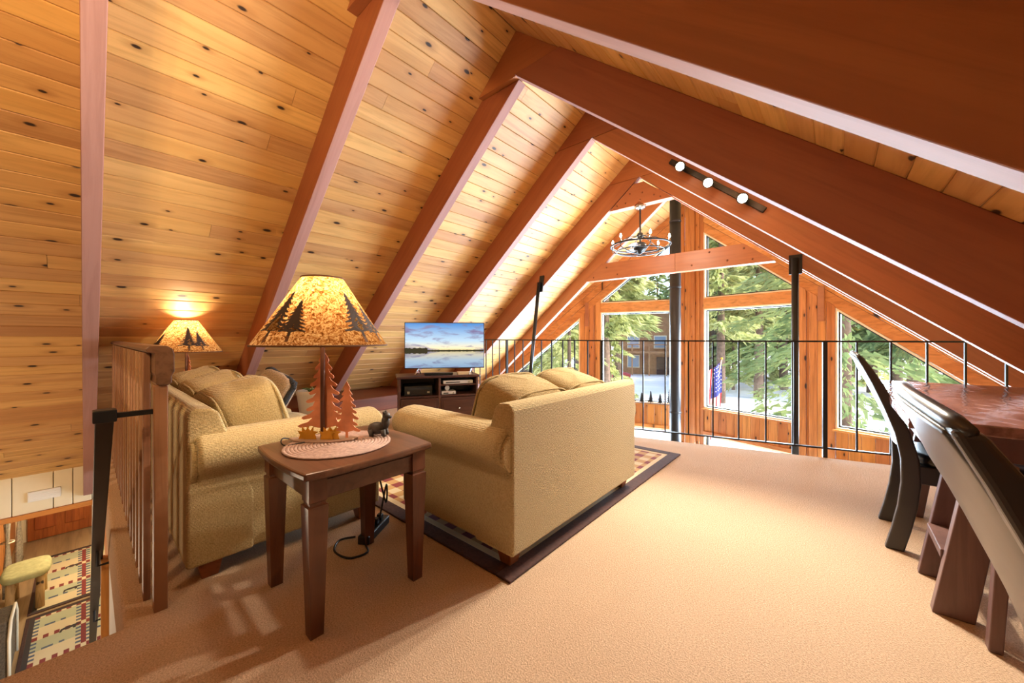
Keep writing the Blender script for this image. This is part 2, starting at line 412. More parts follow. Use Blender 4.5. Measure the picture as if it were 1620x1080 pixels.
def bolts(host, pts, y, r=.014):
    for x, z in pts:
        MB().ball((x, y, z), (r, .008, r), 8, 6).build('bolt', 'bolt', host, world=True, smooth=True)
RY = {-3: -2.42, -2: -1.22, -1: -.02, 0: 1.11, 1: 2.29, 2: 3.53, 3: 4.79, 4: 5.96}
for k, y in RY.items():
    l = rafter({0: 1.18, 1: 2.335}.get(k, y), -1, DV if k != 4 else .28)
    r = rafter({0: 1.055, 1: 2.265}.get(k, y), 1, DV if k != 4 else .28)
    if k == 3:
        tie = MB().prism([(XR-.42, y-.012, 2.8), (XR+.42, y-.012, 2.8), (XR+.07, y-.012, 3.09), (XR-.07, y-.012, 3.09)], (0, RT+.024, 0)).build('ridge_tie', 'rafter_stain', ceiling, world=True, bevel=.003)
        bolts(tie, [(XR+dx, z) for dx, z in ((-.3, 2.85), (-.18, 2.86), (.02, 2.86), (.2, 2.88), (.05, 2.95), (-.12, 2.97), (.28, 2.84))], y-.014, .011)
        ridge_block(y)
    elif k != 4: ridge_block(y, DV)
    if k == 4:
        ridge_block(y, .28)
        yy = y-.02
        c1 = MB().prism([(-3.44, yy, 2.06), (-1.86, yy, 2.06), (-1.86, yy, 2.345), (-3.10, yy, 2.345)], (0, RT+.04, 0)).build('collar_tie', 'rafter_stain', ceiling, world=True, bevel=.004)
        c2 = MB().prism([(-1.855, yy-.006, 2.06), (-.60, yy-.006, 2.06), (-.95, yy-.006, 2.345), (-1.855, yy-.006, 2.345)], (0, RT+.05, 0)).build('collar_tie', 'rafter_stain', ceiling, world=True, bevel=.004)
        bolts(c2, [(-1.62, 2.13), (-1.38, 2.29), (-1.15, 2.14), (-.95, 2.28), (-.85, 2.12)], yy-.008)
        bolts(c1, [(-3.25, 2.12), (-3.0, 2.27), (-2.8, 2.13)], yy-.002)

# ------------------------------------------------------------------ loft floor (carpet), ground floor, walls
EA = R_(15.5)
V0 = (-1.95, 3.75)
FL = .30
def edge_pt(d, side): return (V0[0]+side*d*math.cos(EA), V0[1]+d*math.sin(EA))
fl_poly = [(-1.95, -4.5), (2.35, -4.5), edge_pt(4.5, 1), V0, edge_pt(4.3, -1), (-6.2, .09), (-1.95, .09)]
floor = MB().prism([(x, y, -FL) for x, y in fl_poly], (0, 0, FL)).build('floor', 'carpet', bevel=.02, seg=3); tag(floor, 'peach beige loft carpet running to the angled edge', kind='structure')
floor_ground = MB().box(-12, 3.2, -4.7, 7.6, -2.95, -2.8).build('floor_ground', 'laminate'); tag(floor_ground, 'tan laminate floor on the level below the loft', kind='structure')
# stairwell side wall under the loft, its end trim
MB().box(-3.3, -1.95, .092, .2, -2.8, -.301).build('wall_stair', 'white_paint', kind='structure')
MB().box(-3.42, -3.3, .06, .24, -2.8, -.301).build('trim_1', 'gable_wood', kind='structure')
MB().box(-6.2, -3.42, .094, .13, -.55, -.301).build('trim_2', 'gable_wood_x', kind='structure')
# back, right and left walls that close the house
MB().prism([(-6.76, -4.6, -2.8), (2.85, -4.6, -2.8), (2.85, -4.6, -.5), (XR, -4.6, ZR+DV), (-6.76, -4.6, -.5)], (0, -.1, 0)).build('wall_back', 'gable_wood', kind='structure')
MB().box(2.85, 2.95, -4.6, 6.0, -2.8, -.42).build('wall_right', 'cream_paint', kind='structure')
MB().box(-6.86, -6.76, .9, 5.9, -2.8, -.42).build('wall_left', 'cream_paint', kind='structure')
# header of grooved cream boards over the entry, with orange trim
hd = empty('wall_entry', (-6.76, 0, -.9)); tag(hd, 'cream grooved header wall over the lower entry', kind='structure')
y = -4.6; k = 0
ys = [-4.6, -3.6, -2.6, -1.8, -1.2, -.82, -.53, -.245, -.1, .05, .35, .9]
for a, b in zip(ys, ys[1:]):
    MB().box(-6.82, -6.76, a+.003, b-.003, -.90, -.46).build('board', 'cream_paint', hd, world=True, bevel=.006)
MB().box(-6.86, -6.82, -4.6, .9, -.92, -.40).build('backing', 'cream_paint', hd, world=True)
MB().box(-6.83, -6.735, -4.6, .9, -.955, -.90).build('trim_3', 'trim_wood', kind='structure')
# entry nook behind
MB().box(-11.6, -11.5, -2.6, .9, -2.8, -.7).build('wall_nook', 'cream_paint', kind='structure')
MB().box(-11.5, -6.87, .82, .9, -2.8, -.7).build('wall_nook_side', 'cream_paint', kind='structure')
MB().box(-11.5, -9.0, -.95, -.86, -2.8, -.7).build('wall_nook_window', 'gable_wood', kind='structure')
MB().box(-11.6, -6.84, -2.6, .9, -.78, -.72).build('ceiling_nook', 'cream_paint', kind='structure')
MB().box(-11.6, -6.86, -2.7, -2.6, -2.8, -.7).build('wall_nook_back', 'cream_paint', kind='structure')
dr = empty('door_1', (-11.5, -.32, -2.8)); tag(dr, 'orange brown panelled wooden entry door downstairs', kind='structure')
MB().box(-11.5, -11.45, -.72, .08, -2.79, -.8).build('door_leaf', 'door_wood', dr, world=True, bevel=.004)
for ya, yb, za, zb in ((-.64, -.37, -2.6, -1.95), (-.27, 0, -2.6, -1.95), (-.64, -.37, -1.8, -.95), (-.27, 0, -1.8, -.95)):
    MB().box(-11.45, -11.43, ya, yb, za, zb).build('panel', 'door_wood', dr, world=True, bevel=.012)
MB().lathe([(.0, 0), (.03, .005), (.028, .03), (0, .045)], 12).build('door_knob', 'bolt', dr, smooth=True).matrix_local = Matrix.Translation((.06, .34, 1.0)) @ Matrix.Rotation(math.pi/2, 4, 'Y')
# low red-brown ledge along the left eave
MB().box(-6.1, -4.95, .25, 5.2, .0, .2).build('trim_4', 'ledge_wood', bevel=.008, kind='structure')

# ------------------------------------------------------------------ prow gable: boards and windows
wf = empty('wall_front', (XR, PY, -2.8)); tag(wf, 'prow shaped gable wall of orange stained boards around tall windows', kind='structure')
def wmat(side):
    """local frame of a wing: x = along the wing from the prow post, y = outward, z up"""
    ang = -PA if side > 0 else PA
    M = Matrix.Translation((XR, PY, 0)) @ Matrix.Rotation(ang, 4, 'Z')
    if side < 0: M = M @ Matrix.Scale(-1, 4, (1, 0, 0))
    return M
ZD = lambda s: ZR+DV-M_*math.cos(PA)*s          # deck line along the wing
ZW = lambda s: 3.07-.80*s                       # rake line of the glass
def wing_part(name, side, poly, mat, depth=(.0, .09), parent=wf, bevel=.004, kind=None):
    M = wmat(side)
    mb = MB().prism([M @ Vector((s, depth[0], z)) for s, z in poly], (M @ Vector((0, depth[1], 0)))-(M @ Vector((0, depth[0], 0))))
    return mb.build(name, mat, parent, world=True, bevel=bevel, kind=kind)
WN = [0]
def window(side, poly, label):
    WN[0] += 1
    M = wmat(side)
    cx_ = sum(p[0] for p in poly)/len(poly); zb = min(p[1] for p in poly)
    w = empty('window_%d' % WN[0], M @ Vector((cx_, .05, zb))); tag(w, label, kind='structure')
    # inset ring
    n = len(poly); P = [Vector((p[0], p[1])) for p in poly]
    area = sum(P[i].x*P[(i+1) % n].y-P[(i+1) % n].x*P[i].y for i in range(n))
    if area < 0: P = P[::-1]
    def inset(t):
        out = []
        for i in range(n):
            a, b, c = P[i-1], P[i], P[(i+1) % n]
            d1 = (b-a).normalized(); d2 = (c-b).normalized(); n1 = Vector((-d1.y, d1.x)); n2 = Vector((-d2.y, d2.x))
            k = 1+n1.dot(n2); out.append(b+(n1+n2)*(t/max(k, .15)))
        return out
    Q = inset(.022)
    for i in range(n):
        j = (i+1) % n
        MB().prism([M @ Vector((q.x, .0, q.y)) for q in (P[i], P[j], Q[j], Q[i])], (M @ Vector((0, .11, 0)))-(M @ Vector((0, 0, 0)))).build('window_frame', 'jamb_cream', w, world=True)
    Q2 = inset(.02); Q3 = inset(.04)
    for i in range(n):
        j = (i+1) % n
        MB().prism([M @ Vector((q.x, .05, q.y)) for q in (Q2[i], Q2[j], Q3[j], Q3[i])], (M @ Vector((0, .04, 0)))-(M @ Vector((0, 0, 0)))).build('sash', 'black_metal', w, world=True)
    MB().add([M @ Vector((q.x, .066, q.y)) for q in Q2], [tuple(range(n))]).build('pane', 'pane_glass', w, world=True)
for side, nm in ((-1, 'left'), (1, 'right')):
    other = 'beside the pipe' if side < 0 else 'beside the flag'
    # posts and vertical boards
    for s0, s1, dpt in ((.0, .09, (-.03, .1)), (.093, .165, (-.01, .1)), (.168, .235, (0, .1))):
        wing_part('board', side, [(s0, -2.8), (s1, -2.8), (s1, ZD(s1)-.01), (s0, ZD(s0)-.01)], 'gable_wood', dpt)
    bs = [1.6, 1.70, 1.735, 1.83, 1.925, 2.02]
    for a, b in zip(bs, bs[1:]):
        wing_part('board', side, [(a+.002, -2.8), (b-.002, -2.8), (b-.002, ZW(b)+.02), (a+.002, ZW(a)+.02)], 'gable_wood', (.012 if abs(b-a-.035) < .002 else -.01, .1))
    wing_part('transom', side, [(.237, 1.55), (1.598, 1.55), (1.598, 1.73), (.237, 1.73)], 'gable_wood_x', (-.015, .1))
    # boards under the sills
    for s0, s1, n in ((.237, 1.598, 11), (2.022, 4.6, 20)):
        st = (s1-s0)/n
        for i in range(n):
            wing_part('board', side, [(s0+i*st+.002, -.56), (s0+(i+1)*st-.002, -.56), (s0+(i+1)*st-.002, -.19), (s0+i*st+.002, -.19)], 'gable_wood', (.01, .09))
        wing_part('sill', side, [(s0-.02, -.19), (s1+(.02 if s1 < 3 else 0), -.19), (s1+(.02 if s1 < 3 else 0), -.165), (s0-.02, -.165)], 'gable_wood_x', (-.05, .1))
        wing_part('lintel_board', side, [(s0, -.62), (s1, -.62), (s1, -.56), (s0, -.56)], 'gable_wood_x', (-.02, .1))
    # rake boards above the glass
    for s0, s1 in ((.237, 4.62),):
        for (o0, o1, dp) in ((.0, .17, (.0, .1)), (.175, .33, (-.01, .1)), (.335, .48, (-.02, .1))):
            wing_part('rake_board', side, [(s0, ZW(s0)+o0), (s1, ZW(s1)+o0), (s1, ZW(s1)+o1), (s0, ZW(s0)+o1)], 'gable_wood_x', dp)
    # steel strap on the mid post
    wing_part('strap', side, [(1.84, 1.28), (1.91, 1.28), (1.91, 1.75), (1.84, 1.75)], 'rafter_stain', (-.03, -.012), bevel=.002)
    # windows
    window(side, [(.237, -.165), (1.598, -.165), (1.598, 1.55), (.237, 1.55)], 'large square picture window '+('behind the black stove pipe' if side < 0 else 'with the flag outside'))
    window(side, [(.237, 1.73), (1.598, 1.73), (1.598, ZW(1.598)), (.237, ZW(.237))], 'sloped upper window above the transom '+('left of the prow post' if side < 0 else 'right of the prow post'))
    window(side, [(2.022, -.165), (4.02, -.165), (2.022, ZW(2.022))], 'triangular window under the '+('left' if side < 0 else 'right')+' roof slope')
    window(side, [(.237, -2.5), (1.598, -2.5), (1.598, -.62), (.237, -.62)], 'ground level window below the '+('left' if side < 0 else 'right')+' picture window')
    window(side, [(2.022, -2.5), (4.4, -2.5), (4.4, -.62), (2.022, -.62)], 'wide ground level window under the '+('left' if side < 0 else 'right')+' roof slope')
    wing_part('lower_wall', side, [(.237, -2.8), (4.6, -2.8), (4.6, -2.5), (.237, -2.5)], 'gable_wood_x', (0, .1))
    wing_part('lower_wall', side, [(4.4, -2.8), (4.98, -2.8), (4.98, -.3), (4.4, -.3)], 'gable_wood', (0, .1))
def smooth_path(P, k=6):
    P = [Vector(p) for p in P]; out = []
    for i in range(len(P)-1):
        a, b, c, d = P[max(i-1, 0)], P[i], P[i+1], P[min(i+2, len(P)-1)]
        for j in range(k):
            t_ = j/k; out.append(.5*((2*b)+(c-a)*t_+(2*a-5*b+4*c-d)*t_**2+(3*b-a-3*c+d)*t_**3))
    return out+[P[-1]]
def point_light(loc, w, c=(1, .80, .55), r=.03, parent=None):
    d = bpy.data.lights.new('bulb_light', 'POINT'); d.energy = w; d.color = c; d.shadow_soft_size = r
    o = bpy.data.objects.new('bulb_light', d); COL.objects.link(o); o.location = loc
    if parent is not None:
        o.parent = parent; o.location = INFO[parent].inverted() @ Vector(loc)
    return o
WARM = (1, .85, .66)
# ------------------------------------------------------------------ sofas
def sofa(name, loc, rz, L, nc, label):
    D = .88; t = empty(name, loc, rz); tag(t, label, 'sofa')
    MB().box(.05, L-.05, .05, D-.03, .075, .31).build('base', 'sofa_fabric', t, bevel=.02, seg=3)
    prof = [(0, .075), (0, .715), (.012, .738), (.035, .748), (.085, .742), (.11, .725), (.24, .34), (.24, .075)]
    MB().prism([(.03, y, z) for y, z in prof], (L-.06, 0, 0)).build('backrest', 'sofa_fabric', t, bevel=.012, seg=3)
    for s in (0, 1):
        pf = [(.04, .075), (.036, .30), (.034, .40), (.022, .445), (-.004, .475), (-.030, .502), (-.044, .535), (-.044, .57), (-.028, .602), (.004, .625), (.05, .638), (.10, .64), (.15, .628), (.182, .60), (.197, .56), (.198, .50), (.19, .075)]
        pts = [((x if s == 0 else L-x), .03, z) for x, z in pf]
        a = MB().prism(pts, (0, D-.05, 0)).build('arm', 'sofa_fabric', t, bevel=.02, seg=3, smooth=True); a.modifiers.new('normals', 'WEIGHTED_NORMAL')
        # scroll panel on the arm ends
        for yy in (.012, D-.022):
            q = MB().prism([((.02+(x-.02)*.82+.014 if s == 0 else L-(.02+(x-.02)*.82+.014)), yy, .05+(z-.05)*.96) for x, z in pf], (0, .022, 0)).build('scroll_panel', 'sofa_fabric', a, bevel=.008)
    w = (L-.40)/nc
    for i in range(nc):
        x0 = .20+i*w
        mb = MB(); cushion(mb, x0+.006, x0+w-.006, .22, D+.0, .30, .47, .05, 8); mb.build('seat_cushion', 'cushion_fabric', t, smooth=True)
        mb = MB(); n = 14; hx, hy_, hz = w/2+.012, .155, .205
        cushion(mb, -hx, hx, -hy_, hy_, -hz, hz, .07, n, e=.36)
        from mathutils import noise as nz
        out = []
        for p in mb.v:
            q = Vector(p); k = nz.noise(Vector((p[0]*4+i*9, p[1]*6, p[2]*5)))*.016
            k += nz.noise(Vector((p[0]*22+i*5, p[1]*9, p[2]*7)))*.008*(1 if p[2] > 0 else .3)
            q = q*(1+k/q.length) if q.length > 1e-4 else q
            q.z -= .02*(p[0]/hx)**2*(1 if p[2] > 0 else 0)
            out.append(tuple(q))
        mb.v = out
        M = Matrix.Translation((x0+w/2, .305, .600)) @ Matrix.Rotation(R_(17), 4, 'X')
        mb.v = [tuple(M @ Vector(p)) for p in mb.v]
        bc = mb.build('back_cushion', 'cushion_fabric', t, smooth=True)
        for yy in (-hy_*.8, hy_*.8):
            pts = []
            for k in range(41):
                a = 2*math.pi*k/40; sp = lambda v, e: math.copysign(abs(v)**e, v)
                X = hx*.985*sp(math.cos(a), .34); Z = hz*.985*sp(math.sin(a), .34)
                if Z > 0: Z -= .02*(X/hx)**2
                pts.append(M @ Vector((X, yy, Z)))
            MB().tube(pts, .007, 6, False).build('piping', 'cushion_fabric', bc, smooth=True)
    for fx in (.06, L-.14):
        for fy in (.04, D-.13):
            MB().add([(fx+.015, fy+.015, 0), (fx+.075, fy+.015, 0), (fx+.075, fy+.075, 0), (fx+.015, fy+.075, 0), (fx, fy, .08), (fx+.09, fy, .08), (fx+.09, fy+.09, .08), (fx, fy+.09, .08)],
                     [(0, 3, 2, 1), (4, 5, 6, 7), (0, 1, 5, 4), (1, 2, 6, 5), (2, 3, 7, 6), (3, 0, 4, 7)]).build('foot', 'foot_wood', t, bevel=.004)
    return t
RUGZ = .012
sofa('loveseat', (-1.06, 1.19, RUGZ), math.pi/2, 1.37, 2, 'tan upholstered loveseat with its back to the open carpet')
sofa('sofa', (-4.13, .275, 0), 0, 2.12, 3, 'long tan upholstered sofa backed against the wooden stair railing')
# fringed throw pillow on the long sofa
pl = empty('throw_pillow', (-3.16, .90, .47)); tag(pl, 'brown throw pillow with dark shaggy fringe on the long sofa', 'pillow')
Mp = Matrix.Rotation(R_(25), 4, 'Z') @ Matrix.Translation((0, 0, .155)) @ Matrix.Rotation(R_(-20), 4, 'X') @ Matrix.Rotation(R_(20), 4, 'Y')
mb = MB(); cushion(mb, -.155, .155, -.055, .055, -.155, .155, .25, 10, e=.32); mb.v = [tuple(Mp @ Vector(p)) for p in mb.v]; mb.build('cover', 'pillow_fabric', pl, smooth=True)
pts = []
for k in range(81):
    a = 2*math.pi*k/80; sp = lambda v, e: math.copysign(abs(v)**e, v)
    rr = 1.02+.03*random.random(); pts.append(Mp @ Vector((.155*rr*sp(math.cos(a), .25), random.uniform(-.01, .01), .155*rr*sp(math.sin(a), .25))))
MB().tube(pts, [random.uniform(.014, .026) for _ in pts], 6, False).build('fringe', 'fringe', pl, smooth=True)
# shaggy dark throw on the loveseat seat
mb = MB(); N = 26
for i in range(N+1):
    for j in range(N+1):
        x = -1.90+.28*i/N; y = 1.42+.62*j/N
        z = .49+.012+.02*math.sin(9*x+5*y)*math.sin(11*y)+random.uniform(0, .022)
        mb.v.append((x, y, z))
for i in range(N):
    for j in range(N): mb.f.append((i*(N+1)+j, (i+1)*(N+1)+j, (i+1)*(N+1)+j+1, i*(N+1)+j+1)); mb.mi.append(0)
o = mb.build('throw_blanket', 'blanket', smooth=True); sm = o.modifiers.new('thick', 'SOLIDIFY'); sm.thickness = .02; sm.offset = -1
tag(o, 'dark shaggy throw blanket lying on the loveseat seat', 'blanket')

# ------------------------------------------------------------------ rugs
def grid_rug(name, x0, x1, y0, y1, z, nx, ny, fn, mats, th=.012, border=None, label=None, group=None):
    t = empty(name, ((x0+x1)/2, (y0+y1)/2, z)); tag(t, label, 'rug', group)
    mb = MB()
    for i in range(nx):
        for j in range(ny):
            xa, xb = x0+(x1-x0)*i/nx, x0+(x1-x0)*(i+1)/nx; ya, yb = y0+(y1-y0)*j/ny, y0+(y1-y0)*(j+1)/ny
            mb.add([(xa, ya, z+th), (xb, ya, z+th), (xb, yb, z+th), (xa, yb, z+th)], [(0, 1, 2, 3)], fn(i, j, nx, ny))
    mb.add([(x0, y0, z+.001), (x1, y0, z+.001), (x1, y1, z+.001), (x0, y1, z+.001)], [(3, 2, 1, 0)], 0)
    mb.build('pile', mats, t, world=True)
    if border:
        b = border
        for xa, xb, ya, yb in ((x0-b, x0, y0-b, y1+b), (x1, x1+b, y0-b, y1+b), (x0, x1, y0-b, y0), (x0, x1, y1, y1+b)):
            MB().box(xa, xb, ya, yb, z+.001, z+th+.002).build('border', 'rug_border', t, world=True, bevel=.004)
    return t
def plaid(i, j, nx, ny):
    e = min(i, j, nx-1-i, ny-1-j)
    if e == 0: return 2
    i //= 2; j //= 2
    if i % 2 == 0 and j % 2 == 0: return 0
    return 1 if (i+j) % 2 else 2
grid_rug('area_rug', -3.4, -1.13, 1.27, 3.41, 0, 62, 58, plaid, ['pattern_red', 'pattern_tan', 'pattern_cream', 'pattern_dark'], .010, .085, 'plaid area rug with dark brown border under the loveseat')
def runner(i, j, nx, ny):
    a, b = i % 13, j % 10
    if j in (0, ny-1) or i in (0, nx-1): return 3
    if a in (0, 1): return (0 if j % 2 else 2)
    if b in (0,): return 0
    if b in (1, 9) and a % 2: return 4
    if a == 7: return 4 if b in (3, 4, 6) else 5
    return 5 if (2 <= a <= 6) else 2
RM = ['pattern_red', 'pattern_tan', 'pattern_cream', 'pattern_dark', 'pattern_blue', 'pattern_sage']
def bear(cx, cy, z, s, parent):
    pts = [(-1, -.55), (-.8, -.55), (-.7, -.15), (.3, -.15), (.35, -.55), (.58, -.55), (.62, 0), (.95, .1), (1.05, .3), (.8, .5), (.72, .62), (.6, .52), (.2, .5), (-.5, .5), (-.9, .3)]
    MB().prism([(cx-b*s*.8, cy+a*s*.8, z) for a, b in pts], (0, 0, .001)).build('bear_motif', 'pattern_dark', parent, world=True)
for x0, x1, lb in ((-8.30, -6.55, 'lodge pattern runner rug nearer the stairs'), (-10.4, -8.44, 'lodge pattern runner rug nearer the entry door')):
    t = grid_rug('runner_rug', x0, x1, -.50, .46, -2.8, 40, 21, runner, RM, .008, .035, lb, 'runner rugs in the entry')
    for k in range(2): bear(x0+(x1-x0)*(.36+.44*k), -.14, -2.8+.0085, .11, t)
    for k in range(2): bear(x0+(x1-x0)*(.36+.44*k), .26, -2.8+.0085, .08, t)

# ------------------------------------------------------------------ end tables
def end_table(name, cx, cy, H, label, w=.26):
    t = empty(name, (cx, cy, 0)); tag(t, label, 'end table')
    n = 10; pts = []
    for side in range(4):
        for k in range(n):
            u = -1+2*k/n; bow = .018*(1-u*u)
            x, y = u*w, -w-bow
            a = side*math.pi/2; pts.append((x*math.cos(a)-y*math.sin(a), x*math.sin(a)+y*math.cos(a), H-.026))
    MB().prism(pts, (0, 0, .026)).build('table_top', 'walnut', t, bevel=.007, seg=2)
    for a in range(4):
        M = Matrix.Rotation(a*math.pi/2, 4, 'Z')
        mb = MB(); mb.prism([(-.195, -.224, H-.115), (.195, -.224, H-.115), (.195, -.224, H-.027), (-.195, -.224, H-.027)], (0, .02, 0)); mb.v = [tuple(M @ Vector(p)) for p in mb.v]
        ap = mb.build('apron', 'walnut', t, bevel=.003)
        mb = MB(); mb.box(-.19, .19, -.229, -.2245, H-.052, H-.046); mb.v = [tuple(M @ Vector(p)) for p in mb.v]; mb.build('bead', 'walnut', ap)
    for sx in (-1, 1):
        for sy in (-1, 1):
            mb = MB(); ox, oy = sx*.208, sy*.208
            secs = [(0, .022), (.455, .034), (.462, .034), (.466, .027), (.474, .027), (.478, .031), (H-.027, .031)]
            for (za, ra), (zb, rb) in zip(secs, secs[1:]):
                mb.add([(ox-ra, oy-ra, za), (ox+ra, oy-ra, za), (ox+ra, oy+ra, za), (ox-ra, oy+ra, za), (ox-rb, oy-rb, zb), (ox+rb, oy-rb, zb), (ox+rb, oy+rb, zb), (ox-rb, oy+rb, zb)],
                       [(0, 1, 5, 4), (1, 2, 6, 5), (2, 3, 7, 6), (3, 0, 4, 7)])
            mb.add([(ox-.022, oy-.022, 0), (ox+.022, oy-.022, 0), (ox+.022, oy+.022, 0), (ox-.022, oy+.022, 0)], [(3, 2, 1, 0)])
            mb.build('leg', 'walnut_z', t)
    return t
end_table('end_table', -1.60, .741, .59, 'square walnut end table with tapered legs between the sofas')
end_table('end_table', -4.60, .62, .50, 'walnut end table at the far end of the long sofa under the eave')

# ------------------------------------------------------------------ lamps with metal pine trees
def pine_outline(h, w, n, seed=1):
    """ragged conifer silhouette: drooping tiers with rounded tips, unequal left and right"""
    rnd = random.Random(seed)
    def half():
        L = []
        for i in range(1, n+1):
            f = i/n; z = h*(1-f*.86); hw = w*(.10+.90*f**.9)*rnd.uniform(.84, 1.08); q = h/n
            L += [(hw*.62, z+q*.30), (hw*.93, z+q*.02), (hw, z-q*.16), (hw*.9, z-q*.30), (hw*.66, z-q*.22), (hw*.5, z-q*.10)]
        return L+[(w*.09, h*.10), (w*.09, 0)]
    return [(0, h)]+half()+[(-x, z) for x, z in half()[::-1]]
def shade_r(z): return .27+(.084-.27)*z
def table_lamp(name, loc, rz, label, watts):
    t = empty(name, loc, rz); tag(t, label, 'lamp')
    pts = [(-.15, .0), (-.11, -.035), (-.02, -.055), (.06, -.05), (.14, -.015), (.15, .02), (.10, .045), (.0, .05), (-.1, .035)]
    MB().prism([(x, y, .0) for x, y in pts], (0, 0, .008)).build('base', 'lamp_plate', t, bevel=.002)
    MB().tube([(0, 0, .008), (0, 0, .50)], .010, 10).build('pole', 'lamp_pole', t, smooth=True)
    tr = MB().prism([(x-.002, .014, z+.0085) for x, z in pine_outline(.385, .112, 9, 3)], (0, .003, 0)).build('pine_tree', 'copper', t)
    tr2 = MB().prism([(x+.105, .004, z+.0085) for x, z in pine_outline(.25, .064, 8, 5)], (0, .003, 0)).build('pine_tree', 'copper', t)
    for k, (x, y) in enumerate(((-.045, -.022), (.03, -.026), (.055, -.02), (-.07, -.015))):
        q = [(x+dx*.028, y, .0085+dz*.045) for dx, dz in ((-1, 0), (1, 0), (.8, .5), (1.3, .7), (.5, .8), (.6, 1.3), (.05, .8), (-.5, 1.2), (-.5, .7), (-1.2, .8), (-.8, .4))]
        MB().prism(q, (0, .003, 0)).build('leaf_plate', 'gold_leaf', t)
    # shade
    n = 48; mb = MB(); z0, z1 = .42, .715
    mb.lathe([(.27, z0), (.084, z1)], n); sh = mb.build('lamp_shade', 'lamp_shade', t, smooth=True)
    MB().torus((0, 0, z0), .27, .004, 48, 6).build('shade_trim', 'shade_trim', sh, smooth=True)
    MB().torus((0, 0, z1), .084, .004, 32, 6).build('shade_trim', 'shade_trim', sh, smooth=True)
    # printed pines, laid on the cone
    def lay(name, ang, base, h, w, seed, mat, trunk=False):
        ol = pine_outline(h, w, 9, seed) if not trunk else [(w, 0), (w, h), (-w, h), (-w, 0)]
        mb = MB(); V = []
        for x, z in ol:
            f = base+z; r = .27+(.084-.27)*f+.0015; a = ang+x/(.19); zz = z0+(z1-z0)*f
            V.append((r*math.cos(a), r*math.sin(a), zz))
        mb.add(V, [tuple(range(len(V)))]); mb.build(name, mat, sh)
    for k in range(4):
        b = -math.pi/2-.42+k*math.pi/2
        lay('printed_pine', b, .13, .64, .062, 11+k, 'shade_print'); lay('printed_pine', b+.40, .13, .50, .050, 21+k, 'shade_print')
        lay('printed_trunk', b, .05, .10, .006, 0, 'shade_trim', True); lay('printed_trunk', b+.40, .06, .09, .005, 0, 'shade_trim', True)
    MB().ball((0, 0, .55), .03).build('bulb', 'bulb_soft', t, smooth=True)
    MB().lathe([(.0, .47), (.016, .47), (.016, .50), (.0, .50)], 12).build('socket', 'steel', t)
    point_light(Vector(loc)+Vector((0, 0, .615)), watts, (1, .80, .54), .04, t)
    return t
MATZ = .59
mt = MB()
for k in range(15): mt.torus((-1.62, .72, MATZ+.003), .012+.0138*k, .0078, 48, 6)
for i in range(len(mt.v)): x, y, z = mt.v[i]; mt.v[i] = (x, y, MATZ+.004+(z-MATZ-.003)*.5)
o = mt.build('placemat', 'mat_weave', smooth=True); tag(o, 'round braided pinkish placemat on the end table', 'placemat')
table_lamp('table_lamp', (-1.715, .69, MATZ+.008), YAW, 'large lit lamp with copper pine trees on the square end table', 11)
table_lamp('table_lamp', (-4.60, .62, .50), YAW-.35, 'lit pine tree lamp under the eave behind the long sofa', 15)
o = MB().tube(smooth_path([(-1.83, .62, .594), (-1.83, .585, .605), (-1.81, .56, .612), (-1.775, .545, .604), (-1.745, .555, .596), (-1.73, .60, .599), (-1.72, .65, .603)]), .003, 6).build('lamp_cord', 'black_plastic', smooth=True)
tag(o, 'thin black lamp cord curling on the end table', 'cord')
# bear figurine
bf = empty('bear_figurine', (-1.60, .885, .600), YAW); bf.scale = (.72, .72, .72); tag(bf, 'small dark bear figurine on the placemat beside the lamp', 'figurine')
mb = MB(); mb.ball((0, 0, .045), (.06, .035, .04)); mb.ball((.055, 0, .085), (.026, .03, .05)); mb.ball((.06, 0, .125), (.024, .026, .024)); mb.ball((.083, -.004, .118), (.014, .013, .011)); mb.ball((.05, .018, .147), .009, 8, 6); mb.ball((.05, -.018, .147), .009, 8, 6)
mb.build('body', 'bear_stone', bf, smooth=True)
for x, y in ((-.035, .022), (-.035, -.022), (.045, .024), (.045, -.024)): MB().tube([(x, y, .04), (x+.008, y*1.2, .008), (x+.02, y*1.2, .006)], [.019, .014, .01], 8).build('paw', 'bear_stone', bf, smooth=True)

# ------------------------------------------------------------------ television, stand, boxes
SA = R_(60)
ts = empty('tv_stand', (-3.79, 2.36, 0), SA); tag(ts, 'dark cherry media console with two drawers below the television', 'media console')
W, D, H = .94, .42, .60
MB().box(-.02, W+.02, -.02, D+.01, H-.028, H).build('top', 'cherry_dark', ts, bevel=.008)
for x in (0, W/2-.012, W-.025): MB().box(x, x+.025, .0, D, .05, H-.029).build('side_panel', 'cherry_dark', ts, bevel=.003)
MB().box(.026, W-.026, D-.012, D-.002, .05, H-.03).build('back_panel', 'black_plastic', ts)
MB().box(.0, W, .01, D-.02, .0, .05).build('plinth', 'cherry_dark', ts, bevel=.003)
for x0 in (.026, W/2+.014):
    MB().box(x0, x0+W/2-.04, .004, D-.015, .345, .365).build('shelf', 'cherry_dark', ts)
    dw = MB().box(x0, x0+W/2-.04, -.004, .02, .075, .338).build('drawer', 'cherry_dark', ts, bevel=.004)
    MB().box(x0+.035, x0+W/2-.075, -.009, -.003, .115, .30).build('drawer_panel', 'cherry_dark', dw, bevel=.005)
    mb = MB(); mb.lathe([(0, 0), (.01, 0), (.008, .012), (.014, .02), (.010, .028), (0, .03)], 12); mb.v = [(x0+(W/2-.04)/2+p[0], -.009-p[2], .205+p[1]) for p in mb.v]; mb.build('knob', 'steel', dw, smooth=True)
MB().box(W/2+.014, W-.026, .01, D-.015, .476, .488).build('shelf', 'cherry_dark', ts)
